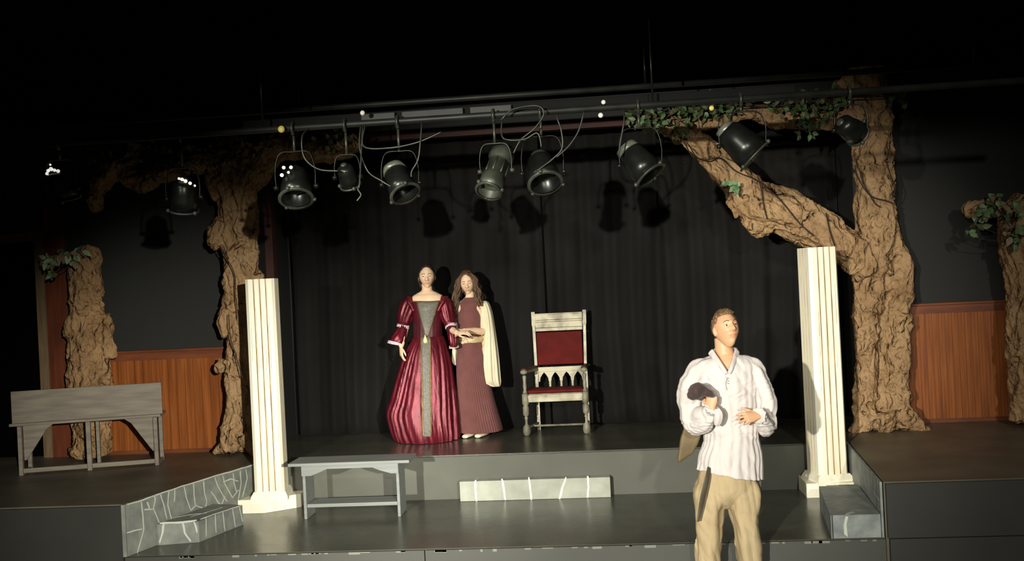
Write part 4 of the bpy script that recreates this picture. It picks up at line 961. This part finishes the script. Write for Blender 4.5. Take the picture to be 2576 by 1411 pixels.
    for x, y1 in ((-.05, 0), (.075, 0)):
        c = g(1200, 1000).x
        b = BM(); tube(b, [(c+x+.005, Y+.055, AZ+.03, .02, .026), (c+x, Y+.02, AZ+.032, .042, .03), (c+x-.02, Y-.06, AZ+.026, .044, .025), (c+x-.05, Y-.14, AZ+.024, .046, .021), (c+x-.065, Y-.195, AZ+.02, .03, .016)], 16, 3, ref=(0, 0, 1)); obj('slipper', b, m_shoe, root)
woman_plum()

# ---- man in the white shirt
def man():
    Y = 7.0; g = lambda px, py, y=Y: W(px, py, y); px2m = Y/FPX
    root = thing('person', 'man with short light brown hair in a loose white shirt and tan trousers, looking up', 'person', (g(1838, 1400).x, Y, CZ))
    hd = Head(g(1826, 828, Y-.02), .263, math.radians(20), math.radians(-20), math.radians(-3), male=True)
    b = BM(); hd.skin(b)
    tube(b, [tuple(g(1818, 850, Y+.03))+(.058, .062), tuple(g(1820, 872, Y+.03))+(.060, .064), tuple(g(1824, 893, Y+.03))+(.068, .07), tuple(g(1827, 907, Y+.02))+(.10, .08), tuple(g(1828, 925, Y+.01))+(.17, .10), tuple(g(1829, 960, Y+.01))+(.175, .115), tuple(g(1834, 1040, Y+.01))+(.15, .11), tuple(g(1834, 1110, Y+.01))+(.15, .115), tuple(g(1830, 1170, Y+.01))+(.155, .12), tuple(g(1830, 1210, Y+.01))+(.12, .11)], 28, 4)
    ft = []
    for hx, kx, ax in ((1795, 1783, 1780), (1868, 1878, 1886)):
        hp, kn, an = g(hx, 1195), g(kx, 1330, Y-.03), g(ax, 1470, Y+.02); an.z = CZ+.10
        tube(b, [tuple(hp)+(.09, .10), tuple(hp.lerp(kn, .5))+(.075, .08), tuple(kn)+(.056, .06), tuple(kn.lerp(an, .4))+(.052, .058), tuple(an)+(.036, .04), (an.x, an.y-.02, CZ+.05, .038, .045)], 16, 4)
        tube(b, [(an.x, an.y+.05, CZ+.05, .03, .035), (an.x, an.y-.05, CZ+.055, .04, .035), (an.x, an.y-.16, CZ+.045, .042, .024)], 12, 3, ref=(0, 0, 1)); ft.append(an)
    # image-left arm: elbow down, fist raised in front of the chest
    sh, el, wr = g(1762, 938, Y+.01), g(1745, 1058, Y+.0), g(1789, 1030, Y-.24)
    tube(b, [tuple(g(1785, 930, Y))+(.05,), tuple(sh)+(.046,), tuple(sh.lerp(el, .5))+(.048,), tuple(el)+(.042,), tuple(el.lerp(wr, .4))+(.042,), tuple(wr)+(.028,)], 16, 4)
    hand(b, wr, (.10, -.02, 1), (-.35, -.92, .1), .98, curl=(1.25, 1.3, 1.35, 1.4), flip=-1, tcurl=.9, spread=.05)
    # image-right arm: forearm across, open hand
    sh, el, wr2 = g(1896, 938, Y+.01), g(1928, 1052, Y+.0), g(1908, 1046, Y-.25)
    tube(b, [tuple(g(1875, 930, Y))+(.05,), tuple(sh)+(.046,), tuple(sh.lerp(el, .5))+(.048,), tuple(el)+(.042,), tuple(el.lerp(wr2, .4))+(.042,), tuple(wr2)+(.028,)], 16, 4)
    hand(b, wr2, (-1, -.45, -.02), (.3, -.75, .55), 1.0, curl=(.3, .38, .45, .5), flip=1, tcurl=.05, spread=.2)
    me = union(b, .0042, 2); hd.tint(me, (.86, .62, .6)); obj('body', me, m_skinm, root); hd.features(root)
    def hf(u):
        z, y, x = u.z, u.y, u.x
        if y < -.35: return (.016+.006*x) if z > .62 else -1
        if y < .05: return .012 if z > .30 else -1
        return .010 if z > (-.28 if abs(x) < .6 else -.02) else -1
    b = hairshell(hd, hf, seg=96, amp=.009, freq=24); obj('hair', b, m_hairm, root)
    # shirt: torso and sleeves in one cloth
    b = BM(); rows = []
    for py, xl, xr, rf, rb in ((890, 1795, 1858, .07, .085), (897, 1776, 1878, .09, .10), (907, 1757, 1896, .115, .12), (922, 1748, 1908, .14, .135), (960, 1755, 1908, .16, .14), (1010, 1762, 1908, .16, .14), (1060, 1770, 1908, .155, .14), (1100, 1772, 1910, .16, .145), (1140, 1758, 1918, .175, .155), (1165, 1754, 1920, .18, .16), (1178, 1753, 1920, .18, .16)):
        a, c = g(xl, py, Y), g(xr, py, Y); rows.append(((a.x+c.x)/2, Y+.01, (a.z+c.z)/2, (c.x-a.x)/2, rf, rb))
    rows = interp_rows(rows, 5)
    def fo(th, t):
        return 1+.016*math.sin(26*th+3*math.sin(2*th)+t*2)*(.4+t)+.035*noise.noise(V((math.cos(th)*3, math.sin(th)*3, t*4)))
    rings = ring_surface(b, rows, 180, fo)
    for v in rings[-1]+rings[-2]+rings[-3]+rings[-4]:      # hem slopes down to the right, with a tail
        v.co.z -= .5*max(0, (v.co.x-(rows[-1][0]-.16)))*.42*(1 if v.co.y < Y+.05 else .5)
    def sl(P, s): tube(b, P, 40, 5, mod=lambda t, th: 1+.05*math.sin(8*th+s+4*t)+.10*noise.noise(V((math.cos(th)*1.6, math.sin(th)*1.6, t*5+s))))
    sl([tuple(g(1785, 922))+(.06, .08), tuple(g(1762, 930))+(.076, .09), tuple(g(1748, 955))+(.086, .10), tuple(g(1739, 1000))+(.092, .10), tuple(g(1742, 1045, Y-.02))+(.088, .09), tuple(g(1752, 1070, Y-.06))+(.075, .075), tuple(g(1770, 1068, Y-.13))+(.062, .062), tuple(g(1784, 1050, Y-.19))+(.050, .05), tuple(g(1790, 1040, Y-.215))+(.036, .036)], 1)
    sl([tuple(g(1875, 922))+(.058, .08), tuple(g(1896, 930))+(.072, .09), tuple(g(1911, 955))+(.066, .09), tuple(g(1926, 1000))+(.070, .09), tuple(g(1930, 1045, Y-.02))+(.066, .085), tuple(g(1928, 1072, Y-.07))+(.064, .07), tuple(g(1924, 1066, Y-.14))+(.055, .055), tuple(g(1914, 1052, Y-.20))+(.044, .046), tuple(g(1911, 1048, Y-.225))+(.034, .036)], 4)
    tube(b, [tuple(g(1748, 1050, Y-.02))+(.075,), tuple(g(1762, 1045, Y-.10))+(.066,), tuple(g(1776, 1040, Y-.17))+(.056,), tuple(g(1785, 1034, Y-.215))+(.042,)], 24, 4)
    tube(b, [tuple(g(1755, 1030, Y-.02))+(.07,), tuple(g(1748, 1072, Y-.04))+(.06,), tuple(g(1768, 1082, Y-.06))+(.04,)], 16, 4)
    me = union(b, .006, 1)
    def folds(p, n):
        k = sm(vb.z+.05, vb.z-.25, p.z)*sm(.75, .95, p.z)
        q = V((p.x+.25*k*p.z, p.y*.6, p.z*(.4+.5*k)))+noise.noise_vector(p*4)*.03
        r = abs(noise.noise(q*13+V((1, 2, 3))))*.010+abs(noise.noise(V((p.x+p.z*.5, p.y, p.z*.6))*6.5))*.024
        return r-.008
    vb = g(1826, 943, Y-.15)
    displace(me, folds)
    bmx = BM(); bmx.from_mesh(me); tpt = g(1826, 893, Y-.1)
    dele = []
    for f in bmx.faces:
        c = f.calc_center_median()
        if c.z > tpt.z-.045 and ((c.x-tpt.x)/.074)**2+((c.y-Y-.02)/.078)**2 < 1: dele.append(f); continue
        if c.y < Y-.03 and vb.z < c.z < tpt.z+.2:
            k = (c.z-vb.z)/(tpt.z-vb.z)
            cx = vb.x+(tpt.x-vb.x)*k
            if abs(c.x-cx) < .068*min(k, 1.15) and c.z > vb.z: dele.append(f)
    bmesh.ops.delete(bmx, geom=dele, context='FACES'); bmx.to_mesh(me); bmx.free()
    shirt = obj('shirt', me, m_shirt, root); so = shirt.modifiers.new('cloth', 'SOLIDIFY'); so.thickness = .004
    for s in (-1, 1):
        b = BM(); P = []
        for t in range(6):
            f = t/5; q = (V((tpt.x+s*.075, Y+.02, g(1826, 888).z+.015))).lerp(V((vb.x+s*.01, Y-.155, vb.z+.01)), f)
            q.y = Y+.02-(.165)*math.sin(f*PI/2)-.012; q.x = tpt.x+s*(.083*(1-f)+.009); P.append(tuple(q)+(.024*(1-.5*f), .008))
        tube(b, P, 12, 4, ref=(s*.6, -1, .3)); obj('collar_flap', b, m_shirt, shirt)
    b = BM(); c = g(1826, 889, Y+.03); ring = [(c.x+.078*math.cos(a), c.y+.075*math.sin(a), c.z+.01+.012*math.sin(a), .008, .022) for a in [math.radians(x) for x in range(10, 171, 20)]]; tube(b, ring, 10, 3, ref=(0, 0, 1)); obj('collar_stand', b, m_shirt, shirt)
    # neck lacing
    b = BM(); 
    for k in range(3):
        z = vb.z-.01-.018*k; tube(b, [(vb.x-.012, Y-.172, z, .0022), (vb.x, Y-.178, z-.006, .0022), (vb.x+.012, Y-.172, z-.012, .0022)], 6, 3)
    tube(b, [(vb.x, Y-.176, vb.z-.02, .0022), (vb.x-.012, Y-.18, vb.z-.06, .0022), (vb.x-.006, Y-.18, vb.z-.10, .0022)], 6, 3); obj('neck_lace', b, m_shirt, shirt)
    # frilled cuffs
    def cuff(c, d, r, name):
        d = V(d).normalized(); c = V(c); b = BM()
        P = [tuple(c+d*h)+(rr, rr) for h, rr in ((-.03, r), (-.008, r*1.0), (.008, r*1.15), (.028, r*1.5), (.030, r*1.35), (.01, r*.9))]
        tube(b, P, 48, 2, mod=lambda t, th: 1+.10*t*math.sin(11*th), caps=False); obj(name, b, m_shirt, shirt)
    cuff(wr+V((.0, .012, -.012)), (.25, -.5, .55), .036, 'frilled_cuff'); cuff(wr2+V((.008, .02, 0)), (-.35, -1, .05), .036, 'frilled_cuff')
    b = BM(); q = g(1807, 1046, Y-.28); P = [tuple(g(1803, 1028, Y-.27))+(.018, .012), tuple(g(1808, 1042, Y-.27))+(.03, .018), tuple(g(1806, 1060, Y-.25))+(.028, .018), tuple(g(1802, 1070, Y-.24))+(.016, .01)]
    tube(b, P, 24, 4, mod=lambda t, th: 1+.12*math.sin(7*th)); obj('hanging_frill', b, m_shirt, shirt)
    # trousers
    b = BM()
    def tl_(P, s): tube(b, P, 40, 5, mod=lambda t, th: 1+.05*math.sin(5*th+s+2.5*t)+.09*noise.noise(V((math.cos(th)*1.5, math.sin(th)*1.5, t*6+s))))
    tube(b, [tuple(g(1832, 1130))+(.16, .13), tuple(g(1829, 1165))+(.165, .14), tuple(g(1828, 1200))+(.195, .15), tuple(g(1828, 1232))+(.205, .15), tuple(g(1828, 1256))+(.13, .11), tuple(g(1829, 1276))+(.05, .06)], 48, 4)
    tl_([tuple(g(1800, 1196))+(.06, .07), tuple(g(1792, 1216))+(.105, .12), tuple(g(1786, 1245))+(.122, .13), tuple(g(1785, 1290, Y-.01))+(.100, .115), tuple(g(1784, 1330, Y-.02))+(.084, .105), tuple(g(1783, 1370, Y-.02))+(.082, .10), tuple(g(1783, 1411, Y-.01))+(.080, .10), (ft[0].x, ft[0].y, CZ+.22, .078, .095), (ft[0].x, ft[0].y, CZ+.09, .075, .09)], 1)
    tl_([tuple(g(1856, 1196))+(.06, .07), tuple(g(1864, 1216))+(.105, .12), tuple(g(1871, 1245))+(.118, .13), tuple(g(1874, 1290, Y-.01))+(.098, .115), tuple(g(1878, 1330, Y-.02))+(.082, .105), tuple(g(1882, 1370, Y-.02))+(.082, .10), tuple(g(1886, 1411, Y-.01))+(.082, .10), (ft[1].x, ft[1].y, CZ+.22, .08, .095), (ft[1].x, ft[1].y, CZ+.09, .077, .09)], 5)
    me = union(b, .0065, 3); displace(me, lambda p, n: .026*abs(noise.noise(V((p.x*12+p.z*1.5, p.y*9, p.z*2.6))))+.014*abs(noise.noise(V((p.x*9+p.z*6, p.y*9, p.z*5+3))))-.008)
    obj('trousers', me, m_trous, root)
    for an in ft:
        b = BM(); tube(b, [(an.x, an.y+.075, CZ+.035, .03, .034), (an.x, an.y+.03, CZ+.05, .044, .049), (an.x, an.y-.06, CZ+.05, .048, .049), (an.x, an.y-.15, CZ+.035, .05, .034), (an.x, an.y-.215, CZ+.028, .032, .026)], 18, 4, ref=(0, 0, 1))
        tube(b, [(an.x, an.y+.005, CZ+.05, .05, .055), (an.x, an.y+.005, CZ+.16, .052, .056)], 16, 2); obj('boot', union(b, .006, 2), m_boot, root)
    # hanging belt end
    b = BM(); P = [g(1784, 1176, Y-.14), g(1779, 1202, Y-.185), g(1770, 1240, Y-.19), g(1762, 1280, Y-.17), g(1756, 1312, Y-.165)]
    tube(b, [tuple(p)+(w_, .004) for p, w_ in zip(P, (.014, .016, .018, .015, .008))], 12, 5, ref=(.25, -1, 0)); obj('hanging_belt_end', b, m_belt, root)
    b = BM(); P = [g(1912, 1168, Y-.03), g(1913, 1200, Y-.03), g(1912, 1245, Y-.03), g(1909, 1270, Y-.03)]
    tube(b, [tuple(p)+(.010, .006) for p in P], 10, 4); obj('side_strap', b, m_belt, root)
    # brown cap held in the raised hand: top-level
    b = BM(); c = g(1754, 983, Y-.30)
    ball(b, c, (.052, .05, .058), 32, rot=Matrix.Rotation(.35, 3, 'Y'), fn=lambda p, u: p*(1+.10*noise.noise(u*2.2)))
    ball(b, g(1742, 996, Y-.30), (.034, .035, .03), 24); tube(b, [tuple(g(1762, 978, Y-.30))+(.036,), tuple(g(1775, 985, Y-.30))+(.03,), tuple(g(1786, 990, Y-.285))+(.022,), tuple(g(1794, 996, Y-.262))+(.016,)], 14, 4)
    me = displace(union(b, .005, 3), lambda p, n: .008*noise.noise(p*18)+.005*abs(noise.noise(p*34)))
    o = obj('felt_cap', me, m_hat, loc=tuple(c)); tag(o, 'crumpled dark brown felt cap held in the man\'s raised hand', 'cap')
    # olive pouch hanging from the arm
    b = BM(); Yp = Y+.10
    pts = [(1722, 1070), (1712, 1110), (1706, 1150), (1707, 1163), (1722, 1156), (1745, 1140), (1756, 1118), (1766, 1090), (1768, 1068)]
    rows_ = [V(g(x, y, Yp)) for x, y in pts]; slab(b, rows_, (0, .05, 0)); 
    me = displace(union(b, .007, 6), lambda p, n: .006*noise.noise(p*12)); o = obj('leather_pouch', me, m_olive, loc=tuple(g(1740, 1110, Yp))); tag(o, 'olive brown leather bag hanging at the man\'s hip below his puffed sleeve', 'bag')
man()

# ---------------------------------------------------------------- lighting rig
YP = 7.0
def pipe(pts, Y, r, name, label, cat='pipe', mat=m_pipe):
    b = BM(); P = [tuple(W(x, y, Y))+(r,) for x, y in pts]; z = sum(p[2] for p in P)/len(P); P = [(p[0], Y, z, r) for p in P]; tube(b, P, 14, 1); tag(obj(name, b, [mat], loc=P[0][:3]), label, cat); return z
ZP = W(1260, 288, YP).z
b = BM(); tube(b, [(-5.6, YP, ZP, .024), (3.4, YP, ZP, .024)], 14, 1); tag(obj('lighting_pipe', b, [m_pipe], loc=(-5.6, YP, ZP)), 'long steel pipe carrying the stage lanterns across the view', 'pipe')
b = BM(); box(b, (-2.6, YP+.14, ZP+.03), (1.4, YP+.20, ZP+.10), .004)
rc = obj('cable_raceway', b, [m_race], loc=(-2.6, YP+.17, ZP+.05), smooth=False); tag(rc, 'black box raceway running just above the lantern pipe', 'cable duct')
for x0, x1 in ((-1.7, -1.45), (-1.40, -.95), (-.90, -.6)):
    b = BM(); box(b, (x0, YP+.10, ZP+.02), (x1, YP+.138, ZP+.085), .004); obj('outlet_box', b, [m_outlet], rc, smooth=False)
b = BM(); tube(b, [(-5.6, YP+.9, ZP+.30, .024), (3.4, YP+.9, ZP+.30, .024)], 14, 1); tag(obj('lighting_pipe', b, [m_pipe], loc=(-5.6, YP+.9, ZP+.3)), 'higher rear steel pipe above and behind the lantern pipe', 'pipe')
for x, nm in ((-5.0, 'leftmost'), (-2.4, 'second from the left'), (.4, 'third from the left'), (2.9, 'rightmost')):
    for y, z, wh in ((YP, ZP, 'lower lantern pipe'), (YP+.9, ZP+.3, 'higher rear pipe')):
        b = BM(); tube(b, [(x, y, z+.023, .008), (x, y, 3.72, .008)], 8, 1); o = obj('hanger_rod', b, [m_metal], loc=(x, y, z)); tag(o, 'thin black hanger rod of the %s, %s' % (wh, nm), 'rod', 'hanger rods of the lighting pipes')
m_glow = M('lamp_glow', (255, 250, 235), .5); m_glow.node_tree.nodes['Principled BSDF'].inputs['Emission Color'].default_value = (1, .97, .88, 1); m_glow.node_tree.nodes['Principled BSDF'].inputs['Emission Strength'].default_value = .7
m_pale = M('pale_metal_and_highlight', (130, 134, 118), .3, metal=.3, rgb2=(90, 94, 82), ns=(9, 3))  # pale lantern back; on two lanterns the tone stands in for a highlight
def lantern(px, py, aim, size, label, kind='can', Y=YP, mat=m_metal, clampx=None, cap=None, glow=()):
    """px, py centre of the body; aim: direction its mouth points; hung by a yoke from the pipe."""
    c = W(px, py, Y); aim = V(aim).normalized(); cx = c.x if clampx is None else clampx
    t = thing('stage_lantern', label, 'stage light', (c.x, Y, ZP), 'stage lanterns hung on the pipe')
    r = size; L = r*(2.0 if kind == 'can' else 4.6)
    a0 = c-aim*L*.5
    b = BM()
    if kind == 'can':
        lathe(b, [(r*.30, -r*.35), (r*.62, -r*.22), (r*.82, 0), (r*.86, L*.3), (r*.95, L*.55), (r*1.0, L*.92), (r*.9, L*.92), (r*.8, L*.5), (r*.3, L*.35)], a0, aim, 28)
    else:
        lathe(b, [(r*.5, -r*.3), (r*.95, 0), (r*1.05, L*.2), (r*.85, L*.27), (r*.80, L*.32), (r*.86, L*.33), (r*.86, L*.62), (r*.98, L*.64), (r*1.0, L*.97), (r*.84, L*.97), (r*.80, L*.8)], a0, aim, 28)
        for k in range(8):
            u, v = frame_from(aim, V((1, 0, 0))); dr_ = u*math.cos(k*PI/4)+v*math.sin(k*PI/4); q = a0+aim*L*.33+dr_*r*.87
            tube(b, [tuple(q)+(.006,), tuple(q+aim*L*.30)+(.006,)], 6, 1)
    obj('housing', b, [mat], t)
    b = BM(); lathe(b, [(r*.79, 0), (r*.6, r*.08), (r*.3, r*.14), (.001, r*.16)], a0+aim*L*(.52 if kind == 'can' else .82), aim, 24); obj('lens', b, [m_chrome if kind != 'can' else m_lens], t)
    # gel frame with clips
    b = BM(); lathe(b, [(r*1.0, 0), (r*1.12, .002), (r*1.12, .012), (r*.93, .014)], a0+aim*L*(.93 if kind == 'can' else .97), aim, 28, cap=False)
    u, v = frame_from(aim, V((0, 0, 1)))
    for k in range(3):
        an = k*2*PI/3+.4; dr_ = u*math.cos(an)+v*math.sin(an); q = a0+aim*L*.95+dr_*r*1.12
        ball(b, q, (.016, .016, .016), 8)
    obj('gel_frame', b, [m_metalg], t)
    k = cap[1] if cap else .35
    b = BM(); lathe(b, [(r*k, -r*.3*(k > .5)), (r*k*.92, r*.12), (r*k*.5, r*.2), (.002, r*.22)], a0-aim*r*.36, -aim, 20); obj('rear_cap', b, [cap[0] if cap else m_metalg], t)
    for gx, gy, gr in glow:             # light leaking through the vent holes
        q = W(gx, gy, Y); b = BM(); d0 = (q-V((0, 0, CAMZ))).normalized(); rel = q-c; perp = rel-aim*rel.dot(aim)
        h_ = math.sqrt(max(0, (r*.93)**2-perp.length_squared)); q = q-V((0, 1, 0))*h_; ball(b, q, gr, 10); obj('vent_glow', b, [m_glow], t)
    b = BM(); wx = r*1.25; zt = min(c.z+r*2.2, ZP-.09); P = [(c.x-wx, Y, c.z-.005, .004, .014), (c.x-wx*1.02, Y, c.z+r*1.1, .004, .014), (c.x-wx*.75, Y, zt-.01, .005, .014), (c.x, Y, zt, .005, .014), (c.x+wx*.75, Y, zt-.01, .005, .014), (c.x+wx*1.02, Y, c.z+r*1.1, .004, .014), (c.x+wx, Y, c.z-.005, .004, .014)]
    tube(b, P, 8, 4); 
    for s in (-1, 1): lathe(b, [(.016, 0), (.016, .03), (.001, .031)], (c.x+s*(wx-.01), Y, c.z), (s, 0, 0), 10)
    obj('yoke', b, [mat if kind == 'can' else m_metalg], t)
    b = BM(); tube(b, [(c.x, Y, zt, .010), (c.x, Y, ZP-.045, .010)], 8, 1); tube(b, [(c.x, Y-.012, ZP-.05, .014), (c.x, Y-.034, ZP-.02, .012), (c.x, Y-.034, ZP+.012, .012), (c.x, Y-.0, ZP+.036, .012), (c.x, Y+.032, ZP+.01, .010)], 8, 3, ref=(1, 0, 0)); obj('clamp', b, [m_metalg], t)
lantern(155, 474, (.12, .3, -1), .095, 'dim black stage lantern farthest left with a row of glowing vents', glow=[(125, 438, .012), (134, 432, .013), (143, 428, .015), (152, 431, .012), (160, 433, .013), (140, 417, .008)])
lantern(462, 498, (-.2, .35, -1), .10, 'black stage lantern hanging between the far-left lantern and the left tree', glow=[(462, 452, .010), (470, 454, .013), (478, 458, .014), (487, 463, .013), (494, 468, .009)])
lantern(745, 470, (.15, -.6, -1), .115, 'black stage lantern with bright vent dots just right of the left tree fork', glow=[(721, 424, .013), (741, 424, .013), (717, 443, .014), (736, 437, .010)])
lantern(875, 445, (.1, .6, -.8), .072, 'small dark lantern close under the leafy branch of the left tree')
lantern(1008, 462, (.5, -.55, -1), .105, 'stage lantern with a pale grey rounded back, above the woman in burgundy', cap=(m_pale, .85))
lantern(1248, 430, (-.32, -.75, -1), .088, 'long-barrelled grey stage lantern with an open mouth, centre of the pipe', kind='long', mat=m_metalg)
lantern(1366, 434, (.2, -.75, -1), .115, 'round black lantern crossed by cables, right of the long-barrelled one', cap=(m_metalg, .6))
lantern(1612, 414, (.75, -.3, -1), .115, 'black stage lantern with a painted-in pale reflection on its side, left of the long diagonal branch', cap=(m_pale, .75))  # pale rear cap stands in for light reflected off the housing
lantern(1868, 365, (.75, -.1, -.8), .125, 'large black lantern with a painted-in highlight on its left side, in front of the right tree branches', cap=(m_pale, .6))  # highlight put into the colour of the rear cap
lantern(2140, 325, (.6, .5, -.3), .085, 'small dark lantern against the right tree trunk, high up')
for i, (pts, lab) in enumerate((
    ([(905, 372), (925, 430), (960, 455), (985, 470)], 'thin grey cable sagging to the pale-backed lantern'),
    ([(915, 368), (980, 372), (1050, 358), (1110, 332)], 'thin cable looping level below the pipe above the woman in burgundy'),
    ([(1058, 350), (1052, 400), (1036, 430), (1035, 445)], 'short cable dropping to the right of the pale-backed lantern'),
    ([(1262, 300), (1290, 275), (1350, 266), (1368, 286), (1345, 322), (1310, 352), (1292, 385)], 'black cable looping from the pipe down to the long-barrelled lantern'),
    ([(1262, 340), (1280, 352), (1320, 350), (1352, 335), (1362, 370)], 'cable joining the long-barrelled lantern to its right neighbour'),
    ([(1402, 298), (1412, 330), (1414, 372), (1390, 400), (1350, 430)], 'cable crossing the front of the round black lantern'),
    ([(1468, 285), (1455, 330), (1430, 368), (1400, 395)], 'faint cable arching right of the round black lantern'),
    ([(1570, 300), (1562, 350), (1556, 390)], 'cable hanging at the left of the lantern above the man'),
    ([(760, 345), (765, 395), (800, 425), (850, 430)], 'thin cable drooping between the two lanterns beside the left tree'),
    ([(905, 455), (900, 475), (908, 490), (898, 505)], 'short loose cable end dangling below the small dark lantern'))):
    vine('cable', pts, YP-.08-.012*i, .006, lab, 'cable', mat=m_cable if i in (6, 7) else m_metalg, pipez=ZP)
for px, py, r, mt, lab in ((708, 325, .026, m_yellow, 'small round yellow knob near the left end of the lantern pipe'), (912, 284, .018, m_white, 'small pale knob above the pipe, left of the pale-backed lantern'), (1518, 257, .016, m_white, 'upper of two small white knobs left of the right tree leaves'), (1511, 290, .018, m_white, 'lower of two small white knobs left of the right tree leaves'), (1790, 272, .018, m_yellow, 'small yellow knob among the dark leaves at the right')):
    b = BM(); c = W(px, py, YP-.055); ball(b, c, (r, r*.6, r), 14); lathe(b, [(r*.5, 0), (r*.5, .05)], c, (0, 1, 0), 10); tag(obj('rig_knob', b, [mt], loc=tuple(c)), lab, 'knob')
